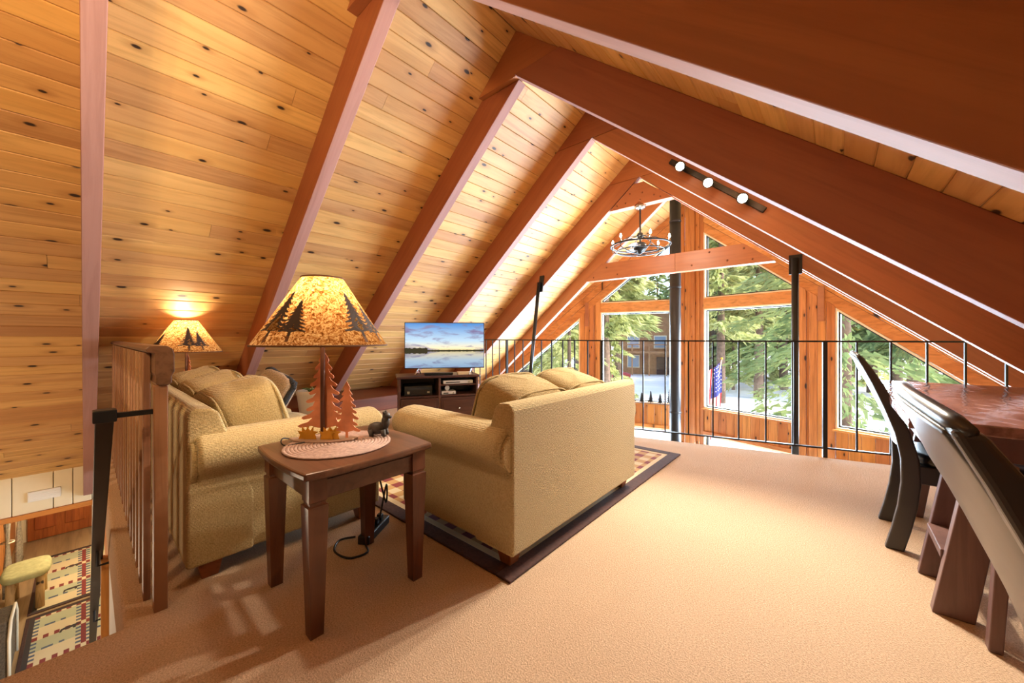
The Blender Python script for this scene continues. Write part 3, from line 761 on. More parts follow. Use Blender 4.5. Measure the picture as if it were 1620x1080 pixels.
def stand_pt(x, y, z): return tuple(Matrix.Translation((-3.79, 2.36, 0)) @ Matrix.Rotation(SA, 4, 'Z') @ Vector((x, y, z)))
def gadget(name, x, y, z, w, d, h, mat, label, cat, detail):
    t = empty(name, stand_pt(x, y, z), SA); tag(t, label, cat)
    MB().box(0, w, 0, d, .004, h).build('case', mat, t, bevel=.004)
    for a in detail: MB().box(*a[:6]).build(a[6], a[7], t)
    return t
gadget('av_receiver', .07, .05, .365, .32, .3, .115, 'black_plastic', 'black audio receiver in the left bay of the media console', 'receiver',
       [(.02, .30, -.002, .0, .07, .10, 'display', 'car_glass'), (.03, .06, -.008, .0, .025, .055, 'dial', 'steel'), (.26, .29, -.006, .0, .03, .05, 'dial', 'steel')])
gadget('disc_player', .52, .03, .488, .36, .28, .045, 'white_plastic', 'slim silver disc player on the right shelf of the media console', 'disc player',
       [(.03, .2, -.002, .0, .018, .03, 'disc_slot', 'black_plastic'), (.3, .33, -.003, .0, .015, .03, 'button', 'steel')])
gadget('cable_box', .50, .03, .365, .17, .2, .04, 'white_plastic', 'small white cable box in the right bay of the media console', 'cable box',
       [(.02, .08, -.002, .0, .012, .026, 'display', 'black_plastic'), (.13, .15, -.003, .0, .012, .024, 'button', 'steel')])
t = empty('desk_clock', stand_pt(.575, .1, .405), SA); tag(t, 'little round white dial standing on the cable box', 'clock')
mb = MB(); mb.lathe([(0, 0), (.028, 0), (.028, .015), (0, .015)], 20); mb.v = [(p[0], -p[2], .034+p[1]) for p in mb.v]; mb.build('dial', 'white_plastic', t)
MB().box(-.014, .014, -.02, .008, 0, .008).build('foot', 'white_plastic', t)
tv = empty('television', (-3.62, 2.90, .60), R_(50)); tag(tv, 'flat television showing a lake at dusk on the media console', 'television')
zb = .085
MB().box(-W_TV/2-.008, W_TV/2+.008, .0, .035, zb-.01, zb+H_TV+.008).build('bezel', 'black_plastic', tv, bevel=.004)
s = MB().add([(-W_TV/2, 0, 0), (W_TV/2, 0, 0), (W_TV/2, 0, H_TV), (-W_TV/2, 0, H_TV)], [(0, 1, 2, 3)]).build('screen', 'screen_lake', tv); s.location = (0, -.0015, zb)
for x in (-.32, .32):
    MB().tube([(x-.03, -.10, .004), (x, .015, .08), (x+.02, .12, .004)], .007, 6).build('foot', 'steel', tv, smooth=True)
t = empty('sound_box', stand_pt(.30, .05, .60), SA); tag(t, 'low black streaming box lying under the television', 'media box')
MB().box(0, .34, 0, .07, .003, .03).build('case', 'black_plastic', t, bevel=.004); MB().box(.02, .30, -.002, 0, .01, .022).build('display', 'car_glass', t)
t = empty('card_stack', stand_pt(.70, .03, .60), SA); tag(t, 'small pale paper stack beside the box under the television', 'papers')
for k in range(4): MB().box(.0, .16, 0, .1, .0+k*.008, .007+k*.008).build('sheet', 'jamb_cream', t)
# planter on the eave ledge
t = empty('plant_pot', (-4.85, 1.83, 0)); tag(t, 'pale flared planter pot standing by the eave behind the lamp', 'plant pot')
MB().lathe([(0, 0), (.12, 0), (.17, .36), (.185, .40), (.17, .41), (.15, .36), (0, .34)], 24).build('pot', 'plant_pot', t, smooth=True)
MB().lathe([(0, .352), (.15, .352)], 20).build('soil', 'pattern_dark', t)
for k in range(9):
    a = k*.7; MB().tube([(0, 0, .34), (.05*math.cos(a), .05*math.sin(a), .42), (.12*math.cos(a), .12*math.sin(a), .44)], [.006, .01, .002], 5).build('leaf', 'needles_fir', t)
# power strip and cords under the end table
o = empty('power_strip', (-1.87, 1.02, 0), .6); tag(o, 'black power strip on the carpet behind the end table', 'power strip')
MB().box(-.03, .03, -.12, .12, .0, .045).build('case', 'black_plastic', o, bevel=.006)
for k in range(4): MB().box(-.014, .014, -.1+k*.05, -.072+k*.05, .045, .075).build('plug', 'black_plastic', o, bevel=.003)
for nm, pts, lb in (('power_cord', [(-1.87, 1.05, .07), (-1.92, 1.12, .22), (-1.96, 1.14, .10), (-1.90, 1.06, .3), (-1.88, 1.0, .5), (-1.85, .93, .57)], 'black cord rising from the power strip to the end table'),
                    ('power_cord', [(-1.86, .95, .06), (-1.80, .93, .01), (-1.72, .9, .006), (-1.74, .82, .006), (-1.85, .80, .006), (-1.93, .86, .006), (-1.9, .93, .006)], 'black cord looped on the carpet under the end table')):
    MB().tube(smooth_path(pts), .005, 6).build(nm, 'black_plastic', o, world=True, smooth=True)

# ------------------------------------------------------------------ dining table and chairs
dt = empty('dining_table', (.56, 2.78, 0)); tag(dt, 'glossy reddish dining table with slanted slab legs under the roof slope', 'dining table')
MB().box(.2, .93, 1.97, 3.60, .72, .76).build('table_top', 'table_top', dt, world=True, bevel=.006)
for a in ((.26, .88, 2.03, 2.055, .63, .719), (.26, .88, 3.515, 3.54, .63, .719), (.26, .285, 2.055, 3.515, .63, .719), (.855, .88, 2.055, 3.515, .63, .719)):
    MB().box(*a).build('apron', 'table_leg', dt, world=True, bevel=.003)
for y, w in ((2.13, .045), (2.44, .04), (3.2, .045), (3.45, .045)):
    for sx in (0, 1):
        p = [(.278, 0), (.385, 0), (.47, .63), (.375, .63)]
        p = [(x if sx == 0 else 1.13-x, z) for x, z in p]
        MB().prism([(x, y, z) for x, z in p], (0, w, 0)).build('leg', 'table_leg', dt, world=True, bevel=.004)
for x in (.325, .77):
    for ya, yb in ((2.17, 2.445), (3.24, 3.455)): MB().box(x-.02, x+.05, ya, yb, .20, .235).build('stretcher', 'table_leg', dt, world=True, bevel=.003)
MB().prism([(.385, 1.985, 0), (.418, 1.985, 0), (.45, 1.985, .63), (.415, 1.985, .63)], (0, .04, 0)).build('leg', 'table_leg', dt, world=True, bevel=.004)
o = MB().tube(smooth_path([(.74, 3.02, .764), (.80, 3.06, .768), (.86, 3.0, .79), (.84, 2.9, .775), (.78, 2.88, .764), (.72, 2.95, .764)]), .006, 8).build('cable', 'black_plastic', smooth=True)
tag(o, 'short black cable lying on the dining table', 'cable')
def dining_chair(loc, rz, label):
    t = empty('dining_chair', loc, rz); tag(t, label, 'chair', 'black dining chairs')
    w = .215
    cen = [(0, -.005), (.1, .018), (.22, .04), (.34, .052), (.46, .048), (.58, .024), (.70, -.018), (.82, -.066), (.90, -.104), (.955, -.135)]
    wid = [.034, .034, .034, .034, .032, .029, .025, .021, .017, .012]
    for s in (-1, 1):
        poly = [(0, y-h, z) for (z, y), h in zip(cen, wid)]+[(0, y+h, z) for (z, y), h in list(zip(cen, wid))[::-1]]
        x0 = s*w-(.0 if s < 0 else .042)
        MB().prism([(x0, p[1], p[2]) for p in poly], (.042, 0, 0)).build('back_leg', 'chair_black', t, bevel=.007, seg=3)
    # curved upholstered back, dished between the stiles
    mb = MB(); nx = 10; seg = [c for c in cen if c[0] >= .46]; V = []
    zs = [.50+.45*i/12 for i in range(13)]
    def cy(z):
        for (a, ya), (b, yb) in zip(cen, cen[1:]):
            if a <= z <= b: return ya+(yb-ya)*(z-a)/(b-a)
        return cen[-1][1]
    for side in (0, 1):
        for z in zs:
            for i in range(nx+1):
                u = -1+2*i/nx; dish = -.022*(1-u*u); th = .017*(1 if side else -1)
                V.append((u*(w-.026), cy(z)+dish+th, z+(.015*(1-u*u) if z > .9 else 0)))
    m = (nx+1)*13; fs = []
    for k in range(12):
        for i in range(nx):
            a = k*(nx+1)+i; fs += [(a, a+1, a+nx+2, a+nx+1), (m+a, m+a+nx+1, m+a+nx+2, m+a+1)]
        for i in (0, nx):
            a = k*(nx+1)+i; fs.append((a, a+nx+1, m+a+nx+1, m+a))
    for k in (0, 12):
        for i in range(nx): a = k*(nx+1)+i; fs.append((a, a+1, m+a+1, m+a))
    mb.add(V, fs); mb.build('backrest', 'leather_black', t, smooth=True, bevel=.008).modifiers.new('normals', 'WEIGHTED_NORMAL')
    pts = [((-1+2*i/12)*w, cy(.95)-.022*(1-(-1+2*i/12)**2), .955+.014*(1-(-1+2*i/12)**2)) for i in range(13)]
    MB().tube(pts, [.006]+[.010]*11+[.006], 10).build('crest_rail', 'chair_black', t, smooth=True)
    mb = MB(); cushion(mb, -w+.005, w-.005, .07, .49, .415, .485, .06, 8); mb.build('seat', 'leather_black', t, smooth=True)
    MB().box(-w+.012, w-.012, .075, .47, .345, .43).build('apron', 'chair_black', t, bevel=.005)
    for s in (-1, 1):
        x0 = s*(w-.012)-(0 if s < 0 else .045)
        MB().add([(x0+.006, .43, 0), (x0+.039, .43, 0), (x0+.039, .465, 0), (x0+.006, .465, 0), (x0, .42, .40), (x0+.045, .42, .40), (x0+.045, .468, .40), (x0, .468, .40)],
                 [(0, 3, 2, 1), (4, 5, 6, 7), (0, 1, 5, 4), (1, 2, 6, 5), (2, 3, 7, 6), (3, 0, 4, 7)]).build('front_leg', 'chair_black', t, bevel=.004)
    return t
dining_chair((.225, 2.845, 0), -math.pi/2, 'black leather dining chair at the far side of the table')
c2 = dining_chair((.235, .80, 0), -math.pi/2, 'black dining chair closest to the viewer, cut by the frame edge')

# ------------------------------------------------------------------ iron guard rail along the angled loft edge
def guard(side, n, thick, label):
    t = empty('guard_railing', (V0[0], V0[1], 0)); tag(t, label, 'railing', 'iron guard railings on the loft edge')
    sp = .2165; ang = EA if side > 0 else math.pi-EA
    M = Matrix.Translation((V0[0], V0[1], 0)) @ Matrix.Rotation(ang, 4, 'Z')
    L = n*sp+.06
    def part(mb, nm): mb.v = [tuple(M @ Vector(p)) for p in mb.v]; return mb.build(nm, 'black_metal', t, world=True)
    part(MB().box(0, L, -.018, .018, 1.012, 1.026), 'top_rail'); part(MB().box(0, L, -.012, .012, .075, .088), 'bottom_rail')
    for i in range(0 if side > 0 else 1, n+1):
        th = i in thick; r = .016 if th else .0065
        d = i*sp*math.cos(EA); top = min(1.013, ZR+DV-M_*d-.02)
        part(MB().box(i*sp-r, i*sp+r, -r, r, .0 if th else .08, top), 'post' if th else 'baluster')
    return t
guard(1, 14, (0, 9), 'black iron guard railing with thin balusters along the right loft edge')
guard(-1, 14, (9,), 'black iron guard railing with thin balusters behind the loveseat')
# steel support poles hung from a rafter, beyond the loft edge
t = empty('support_pole', (-.31, 4.735, -2.8)); tag(t, 'upright black steel pole rising past the loft edge to a rafter', 'pole')
MB().tube([(-.31, 4.735, -2.8), (-.31, 4.735, 1.86)], .031, 16).build('shaft', 'black_metal', t, world=True, smooth=True)
MB().box(-.365, -.255, 4.765, 4.787, 1.70, 1.90).build('plate', 'black_metal', t, world=True, bevel=.004)
t = empty('support_pole', (-4.13, 4.74, -2.8)); tag(t, 'leaning black steel pole behind the guard railing near the television', 'pole')
MB().tube([(-4.13, 4.74, -2.8), (-3.56, 4.74, 1.93)], .028, 14).build('shaft', 'black_metal', t, world=True, smooth=True)
MB().prism([(-3.60, 4.768, 1.78), (-3.52, 4.768, 1.78), (-3.49, 4.768, 2.04), (-3.57, 4.768, 2.04)], (0, .02, 0)).build('plate', 'black_metal', t, world=True, bevel=.003)
# stove pipe
t = empty('stove_pipe', (-2.03, 6.5, -2.8)); tag(t, 'tall black stove pipe standing before the prow windows', 'stove pipe')
MB().tube([(-2.03, 6.5, -2.8), (-2.03, 6.5, 3.36)], .088, 24).build('pipe', 'pipe_black', t, world=True, smooth=True)
for z in (-1.5, -.2, 1.9, 3.0): MB().lathe([(.09, -.02), (.094, -.012), (.094, .012), (.09, .02)], 24, (-2.03, 6.5, z)).build('joint_band', 'pipe_black', t, world=True, smooth=True)

# ------------------------------------------------------------------ wooden stair railing, black stair handrail, stairs
t = empty('stair_railing', (-1.98, .19, 0)); tag(t, 'wooden stair railing with flat balusters and a deep cap rail', 'railing')
MB().box(-2.005, -1.955, .17, .21, .0, .868).build('end_post', 'railing_wood', t, world=True, bevel=.003)
prof = [(.174, .875), (.176, .90), (.172, .915), (.172, .99), (.150, .995), (.146, 1.008), (.156, 1.02), (.205, 1.02), (.222, 1.008), (.228, .985), (.228, .92), (.220, .90), (.220, .875), (.21, .868), (.184, .868)]
MB().prism([(-1.945, y, z) for y, z in prof], (-3.0, 0, 0)).build('cap_rail', 'railing_wood_x', t, world=True, bevel=.003)
for i in range(17):
    x = -2.10-.165*i
    MB().box(x-.024, x+.024, .150, .171, .0, .99).build('baluster', 'railing_wood', t, world=True, bevel=.002)
t = empty('stair_handrail', (-2.0, .045, .77)); tag(t, 'black metal stair handrail descending into the stairwell', 'handrail')
e = Vector((-1, 0, -.76)); a = Vector((-2.0, .045, .768)); b = a+e*4.3
def bar(a, b, w, h):
    mb = MB(); a, b = Vector(a), Vector(b); d = (b-a).normalized(); s = Vector((0, 1, 0)); u = d.cross(s)
    mb.prism([a+s*w+u*h, a-s*w+u*h, a-s*w-u*h, a+s*w-u*h], b-a); return mb
bar(a, b, .024, .012).build('rail', 'black_metal', t, world=True, bevel=.003)
MB().box(-2.03, -1.97, .015, .075, .745, .79).build('rail_end', 'black_metal', t, world=True, bevel=.004)
MB().box(-2.0, -1.98, .07, .172, .757, .775).build('bracket_arm', 'black_metal', t, world=True)
for k in range(1, 4):
    q = a+e*(1.25*k); MB().tube([q, q+Vector((0, .0, -.10)), q+Vector((0, .05, -.10))], .008, 6).build('bracket', 'black_metal', t, world=True)
st = empty('staircase', (-5.4, -.4, -2.8)); tag(st, 'carpeted staircase going down from the loft', kind='structure')
for i in range(1, 15):
    x1 = -1.95-(i-1)*.246; z = -.187*i
    MB().box(x1-.27, x1, -.9, .035, z-.04, z).build('tread', 'carpet', st, world=True, bevel=.01)
    MB().box(x1-.004, x1+.012, -.9, .035, z+.0, z+.147).build('riser', 'carpet', st, world=True)
MB().prism([(-1.95, -.95, -.30), (-1.95, -.95, -.45), (-5.4, -.95, -2.95), (-5.4, -.95, -2.72)], (0, .05, 0)).build('stringer', 'gable_wood_x', st, world=True)

# ------------------------------------------------------------------ wagon-wheel chandelier fan
ch = empty('chandelier', (XR, 4.83, 2.80)); tag(ch, 'round cage chandelier with candle bulbs hanging from the ridge tie', 'chandelier')
def cp(mb, nm, mat, par=ch, **k): return mb.build(nm, mat, par, smooth=k.pop('smooth', True), **k)
cp(MB().lathe([(0, 0), (.075, 0), (.075, -.02), (.05, -.04), (.0, -.045)], 24), 'canopy', 'steel')
cp(MB().tube([(0, 0, -.04), (0, 0, -.62)], .011, 10), 'stem', 'black_metal')
cp(MB().lathe([(.0, -.36), (.03, -.36), (.05, -.40), (.035, -.43), (0, -.43)], 16), 'upper_hub', 'black_metal')
cp(MB().lathe([(0, -.48), (.06, -.49), (.085, -.53), (.08, -.58), (.04, -.60), (.02, -.64), (0, -.645)], 20), 'motor', 'black_metal')
cp(MB().torus((0, 0, -.53), .375, .012, 48, 8), 'ring', 'black_metal')
cp(MB().torus((0, 0, -.60), .30, .008, 48, 8), 'ring', 'black_metal')
for k in range(6):
    a = k*math.pi/3+.2; ca, sa = math.cos(a), math.sin(a)
    cp(MB().tube([(.375*ca, .375*sa, -.53), (.36*ca, .36*sa, -.58), (.3*ca, .3*sa, -.60), (.15*ca, .15*sa, -.635), (.02*ca, .02*sa, -.64)], .006, 6), 'cage_rib', 'black_metal')
    cp(MB().tube([(.04*ca, .04*sa, -.40), (.2*ca, .2*sa, -.44), (.375*ca, .375*sa, -.53)], .005, 6), 'arm', 'black_metal')
    so = cp(MB().tube([(.36*ca, .36*sa, -.53), (.36*ca, .36*sa, -.47)], .012, 8), 'candle', 'steel')
    mb = MB(); mb.lathe([(.002, 0), (.014, .012), (.013, .03), (.004, .055), (0, .06)], 10, (.36*ca, .36*sa, -.47)); cp(mb, 'bulb', 'bulb', so)
for k in range(3):
    a = k*2*math.pi/3+.5; Mb = Matrix.Rotation(a, 4, 'Z') @ Matrix.Rotation(R_(14), 4, 'X')
    mb = MB().prism([(.06, -.03, -.555), (.25, -.055, -.555), (.27, 0, -.555), (.25, .055, -.555), (.06, .03, -.555)], (0, 0, .006)); 
    mb.v = [tuple(Matrix.Translation((0, 0, -.555)) @ Mb @ Matrix.Translation((0, 0, .555)) @ Vector(p)) for p in mb.v]; mb.build('fan_blade', 'cherry_dark', ch)
for k in range(3):
    a = k*2*math.pi/3+.7; point_light((XR+.34*math.cos(a), 4.83+.34*math.sin(a), 2.80-.42), 16, WARM, .03, ch)

# ------------------------------------------------------------------ track lights
def track(y, face, xs, watts, label, aim, color, cone):
    sgn = -1 if face < 0 else 1
    x0, z0, x1, z1 = -1.14, 2.665, -.42, 2.055
    t = empty('track_light', ((x0+x1)/2, y, (z0+z1)/2)); tag(t, label, 'track light')
    bar((x0, y+sgn*.014, z0), (x1, y+sgn*.014, z1), .013, .022).build('track_bar', 'black_metal', t, world=True, bevel=.003)
    for x, z in xs:
        c = Vector((x, y+sgn*.11, z)); d = Vector(aim).normalized()
        hd_ = MB().tube([c-d*.06, c-d*.02, c+d*.045], [.02, .036, .042], 14).build('lamp_head', 'black_metal', t, world=True, smooth=True)
        MB().tube([(x, y+sgn*.02, z), (x, y+sgn*.08, z), c-d*.04], .008, 6).build('swivel', 'black_metal', t, world=True)
        MB().ball(c+d*.05, .034, 12, 8).build('bulb', 'bulb', hd_, world=True, smooth=True)
        ld_ = bpy.data.lights.new('bulb_light', 'SPOT'); ld_.energy = watts; ld_.color = color; ld_.shadow_soft_size = .035; ld_.spot_size = R_(cone); ld_.spot_blend = .6
        lo_ = bpy.data.objects.new('bulb_light', ld_); COL.objects.link(lo_); lo_.parent = t; lo_.location = INFO[t].inverted() @ (c+d*.10); lo_.rotation_euler = d.to_track_quat('-Z', 'Y').to_euler()
TR = [(-1.02, 2.55), (-.80, 2.35), (-.555, 2.16)]
track(RY[2], -1, TR, TRACK_W, 'black track light with three glowing bulbs on a dark rafter', (.12, -.92, -.40), (1, .88, .70), 128)
track(RY[-2]+RT, 1, TR, REAR_W, 'matching black track light on a rafter behind the viewer', (-.82, .42, .02), (1, .70, .36), 122)

# ------------------------------------------------------------------ downstairs entry things
t = empty('air_vent', (-6.76, -.31, -.72)); tag(t, 'white louvred air vent on the cream header', 'vent')
MB().box(-6.759, -6.735, -.425, -.19, -.775, -.665).build('frame', 'vent_white', t, world=True, bevel=.004)
for k in range(5): MB().box(-6.735, -6.73, -.415, -.20, -.768+k*.02, -.756+k*.02).build('louvre', 'vent_white', t, world=True)
t = empty('log_stool', (-8.85, -.56, -2.79)); tag(t, 'rustic log stool with sage cushion beside the runner rugs', 'stool')
mb = MB(); cushion(mb, -9.14, -8.52, -.77, -.35, -2.36, -2.25, .1, 8); mb.build('cushion', 'stool_fabric', t, world=True, smooth=True)
for x, y in ((-9.07, -.69), (-9.07, -.43), (-8.62, -.69), (-8.62, -.43)):
    dx = -.05 if x < -9 else .05; MB().tube([(x+dx, y, -2.789), (x, y, -2.35)], [.045, .04], 10).build('leg', 'log', t, world=True, smooth=True)
for y in (-.69, -.43): MB().tube([(-9.09, y, -2.6), (-8.60, y, -2.6)], .025, 8).build('stretcher', 'log', t, world=True, smooth=True)
def curtain(x0, x1, y, label):
    t = empty('curtain', ((x0+x1)/2, y, -.85)); tag(t, label, 'curtain', 'entry curtains')
    mb = MB(); N, K = 40, 14
    for j in range(K+1):
        f = j/K; z = -.85-f*1.88; pin = 1-.6*math.exp(-((f-.60)/.16)**2)
        for i in range(N+1):
            u = i/N; x = (x0+x1)/2+(u-.5)*(x1-x0)*pin; mb.v.append((x, y+.03*math.sin(u*2*math.pi*6)*pin, z))
    for j in range(K):
        for i in range(N): a = j*(N+1)+i; mb.f.append((a, a+1, a+N+2, a+N+1)); mb.mi.append(0)
    o = mb.build('drape', 'curtain', t, world=True, smooth=True); s_ = o.modifiers.new('thick', 'SOLIDIFY'); s_.thickness = .006
    MB().torus(((x0+x1)/2, y, -1.98), .06, .010, 16, 6).build('tie_back', 'jamb_cream', t, world=True, smooth=True)
curtain(-10.5, -10.05, -.73, 'grey striped tied-back curtain nearer the entry door')
curtain(-9.45, -9.05, -.76, 'grey striped tied-back curtain nearer the log stool')
MB().tube([(-10.8, -.745, -.84), (-8.9, -.745, -.84)], .012, 8).build('trim_5', 'gable_wood_x', kind='structure')
t = empty('armchair', (-7.15, -1.0, -2.8)); tag(t, 'brown woven armchair at the bottom left corner downstairs', 'armchair')
MB().box(-7.5, -6.8, -1.45, -.62, -2.75, -2.4).build('base', 'brown_weave', t, world=True, bevel=.03)
MB().prism([(-7.5, -.72, -2.75), (-6.8, -.72, -2.75), (-6.8, -.72, -2.25), (-6.95, -.72, -2.1), (-7.35, -.72, -2.1), (-7.5, -.72, -2.25)], (0, .16, 0)).build('arm', 'brown_weave', t, world=True, bevel=.03, seg=3)
MB().tube([(-7.5, -.55, -2.75), (-7.5, -.55, -2.25), (-7.35, -.55, -2.1), (-6.95, -.55, -2.1), (-6.8, -.55, -2.25), (-6.8, -.55, -2.75)], .014, 6).build('piping', 'jamb_cream', t, world=True, smooth=True)
MB().box(-7.5, -6.8, -1.6, -1.45, -2.75, -1.9).build('backrest', 'brown_weave', t, world=True, bevel=.03)
for x in (-7.45, -6.9):
    for y in (-1.5, -.66): MB().box(x, x+.05, y, y+.05, -2.8, -2.745).build('foot', 'foot_wood', t, world=True)
t = empty('entry_fill_lamp', (-9.2, .2, -.78)); tag(t, 'added flush globe lamp, out of view, filling the entry downstairs with light', 'ceiling lamp')  # added unseen lamp, warm fill for the entry and the lower level
MB().lathe([(0, 0), (.1, 0), (.1, -.02), (0, -.02)], 20).build('canopy', 'steel', t, smooth=True)
MB().ball((0, 0, -.06), (.09, .09, .05)).build('globe', 'bulb_soft', t, smooth=True)
point_light((-9.2, .2, -.98), 70, (1, .86, .66), .06, t)
t = empty('pendant_lamp', (-4.6, -1.45, -.62)); tag(t, 'globe pendant lamp over the stairwell behind the viewer', 'pendant lamp')
MB().tube([(-4.6, -1.45, 1.31), (-4.6, -1.45, -.82)], .006, 6).build('cord', 'black_plastic', t, world=True)
MB().lathe([(0, 0), (.05, 0), (.05, -.03), (0, -.03)], 16, (-4.6, -1.45, 1.315)).build('canopy', 'steel', t, world=True)
MB().ball((-4.6, -1.45, -.9), .09).build('globe', 'bulb_soft', t, world=True, smooth=True)
point_light((-4.6, -1.34, -.9), 70, (1, .80, .56), .045, t)
# pine tree ornament on the sill
t = empty('tree_ornament', wmat(-1) @ Vector((.62, -.03, -.165))); tag(t, 'black metal pine tree ornament on the window sill', 'ornament')
M = wmat(-1)
for k, (s_, h) in enumerate(((.34, .30), (.50, .19), (.66, .24), (.82, .20), (.97, .26))):
    mb = MB().prism([(s_+x, -.075, -.163+z) for x, z in pine_outline(h, .055, 7, 40+k)], (0, .004, 0)); mb.v = [tuple(M @ Vector(p)) for p in mb.v]; mb.build('pine_tree', 'black_metal', t, world=True)
mb = MB().box(.28, 1.04, -.08, -.07, -.165, -.155); mb.v = [tuple(M @ Vector(p)) for p in mb.v]; mb.build('base_bar', 'black_metal', t, world=True)

# ------------------------------------------------------------------ outside: snow, trees, house, car, flag
mb = MB(); NX, NY = 60, 50
from mathutils import noise as nz
for j in range(NY+1):
    for i in range(NX+1):
        x = -85+150*i/NX; y = 6.0+114*(j/NY)**1.5
        z = -3.3+.18*nz.noise(Vector((x*.15, y*.15, 0)))+.06*nz.noise(Vector((x*.6, y*.6, 3)))+max(0, y-55)*.03+max(0, x-4)*.06*min(1, max(0, y-14)/20)
        mb.v.append((x, y, z))
for j in range(NY):
    for i in range(NX): a = j*(NX+1)+i; mb.f.append((a, a+1, a+NX+2, a+NX+1)); mb.mi.append(0)
o = mb.build('ground_snow', 'snow', smooth=True); tag(o, 'snow covered ground outside the prow windows', kind='structure')
def gz(x, y): return -3.3+max(0, y-55)*.03+max(0, x-4)*.06*min(1, max(0, y-14)/20)
def conifer_mesh(H, Lmax, nb, nt, size, seed, h0=.12, droop=.25):
    rnd = random.Random(seed); mb = MB()
    for b in range(nb):
        f = h0+(1-h0)*((b+rnd.random())/nb); z = H*f; L = Lmax*(1-f)**.75*rnd.uniform(.75, 1.1)+.15; a = rnd.uniform(0, 2*math.pi)
        ca, sa = math.cos(a), math.sin(a)
        for k in range(nt):
            t_ = .18+.82*rnd.random()**.8; r = L*t_
            p = Vector((r*ca, r*sa, z-droop*L*t_*t_+rnd.uniform(-.06, .06)*L))
            side = Vector((-sa, ca, 0))*rnd.uniform(-1, 1)*L*.22*(1.1-t_); p += side
            d = Vector((ca, sa, -.35))+side*.8+Vector((rnd.uniform(-.5, .5), rnd.uniform(-.5, .5), rnd.uniform(-.5, .3)))
            d = d.normalized()*size*rnd.uniform(.6, 1.4); w = d.cross(Vector((rnd.uniform(-1, 1), rnd.uniform(-1, 1), rnd.uniform(-1, 1)))).normalized()*size*.17
            mb.add([p-w, p+d, p+w], [(0, 1, 2)])
    return mb
def trunk_mesh(H, r):
    return MB().tube([(0, 0, -.4), (.02*H*.1, 0, H*.3), (0, .02, H*.7), (0, 0, H)], [r*1.15, r*.9, r*.5, .02], 10)
KINDS = {}
for key, H, Lm, nb, nt, size, mat, h0, dr, r in (('fir', 14, 3.4, 120, 60, .34, 'needles_fir', .10, .30, .24), ('pine', 17, 3.6, 110, 110, .50, 'needles_pine', .28, .12, .28), ('young', 7, 2.0, 80, 70, .32, 'needles_pine', .05, .2, .1), ('dark', 18, 3.6, 120, 90, .55, 'needles_fir', .16, .28, .30)):
    KINDS[key] = (conifer_mesh(H, Lm, nb, nt, size, hash(key) % 97 if False else len(key)*7+H, h0, dr).mesh('foliage', mat), trunk_mesh(H, r).mesh('trunk', 'trunk', smooth=True))
def tree(kind, x, y, rz, s, label, group='conifers outside'):
    t = empty({'fir': 'fir_tree', 'pine': 'pine_tree', 'young': 'young_pine', 'dark': 'fir_tree'}[kind], (x, y, gz(x, y)), rz); t.scale = (s, s, s); tag(t, label, 'tree', group)
    for nm, me in zip(('foliage', 'trunk'), KINDS[kind]):
        o = bpy.data.objects.new(nm, me); COL.objects.link(o); o.parent = t
        if nm == 'foliage': o['kind'] = 'stuff'
tree('fir', .1, 14.2, .4, 1.0, 'near fir with drooping boughs close to the right picture window', 'conifers outside')
ORD = 'first second third fourth fifth sixth seventh eighth ninth tenth eleventh twelfth thirteenth fourteenth fifteenth sixteenth'.split()
FOREST = [('pine', 958, 20, .95), ('pine', 945, 31, 1.0), ('young', 900, 15, 1.1), ('pine', 862, 17, .8), ('young', 966, 25, .9), ('dark', 1040, 78, 1.2), ('pine', 1000, 74, 1.2), ('dark', 1075, 64, 1.15),
          ('dark', 1128, 34, 1.0), ('pine', 1150, 42, 1.1), ('dark', 1185, 48, 1.1), ('pine', 1200, 27, 1.0), ('dark', 1225, 38, 1.0), ('dark', 1265, 44, 1.2), ('dark', 1345, 36, 1.1),
          ('pine', 1380, 30, 1.1), ('dark', 1418, 27, 1.1), ('dark', 1446, 25, 1.2), ('dark', 1475, 28, 1.1), ('pine', 1500, 36, 1.1), ('dark', 1400, 52, 1.2), ('pine', 1105, 54, 1.2), ('dark', 930, 50, 1.2), ('dark', 885, 40, 1.2), ('pine', 830, 30, 1.1), ('dark', 975, 84, 1.4), ('pine', 1170, 75, 1.4), ('pine', 915, 24, 1.0), ('pine', 976, 27, 1.0), ('pine', 1140, 25, .9), ('pine', 1240, 31, 1.0), ('pine', 1300, 33, 1.0), ('young', 1160, 31, 1.2), ('young', 1380, 33, 1.2), ('young', 1210, 36, 1.2)]
LOOK = {'pine': 'pale green pine', 'dark': 'dark tall fir', 'young': 'bushy young pine'}; seen = {}
for kind, u, d, s in sorted(FOREST, key=lambda q: q[1]):
    k = (u-810)/F_PX; x = d*(k*math.cos(YAW)-math.sin(YAW)); y = d*(k*math.sin(YAW)+math.cos(YAW))
    seen[kind] = seen.get(kind, -1)+1
    tree(kind, x, y, random.uniform(0, 6), s*random.uniform(.92, 1.08), '%s %s from the left in the forest outside' % (ORD[seen[kind]], LOOK[kind]), 'forest conifers')
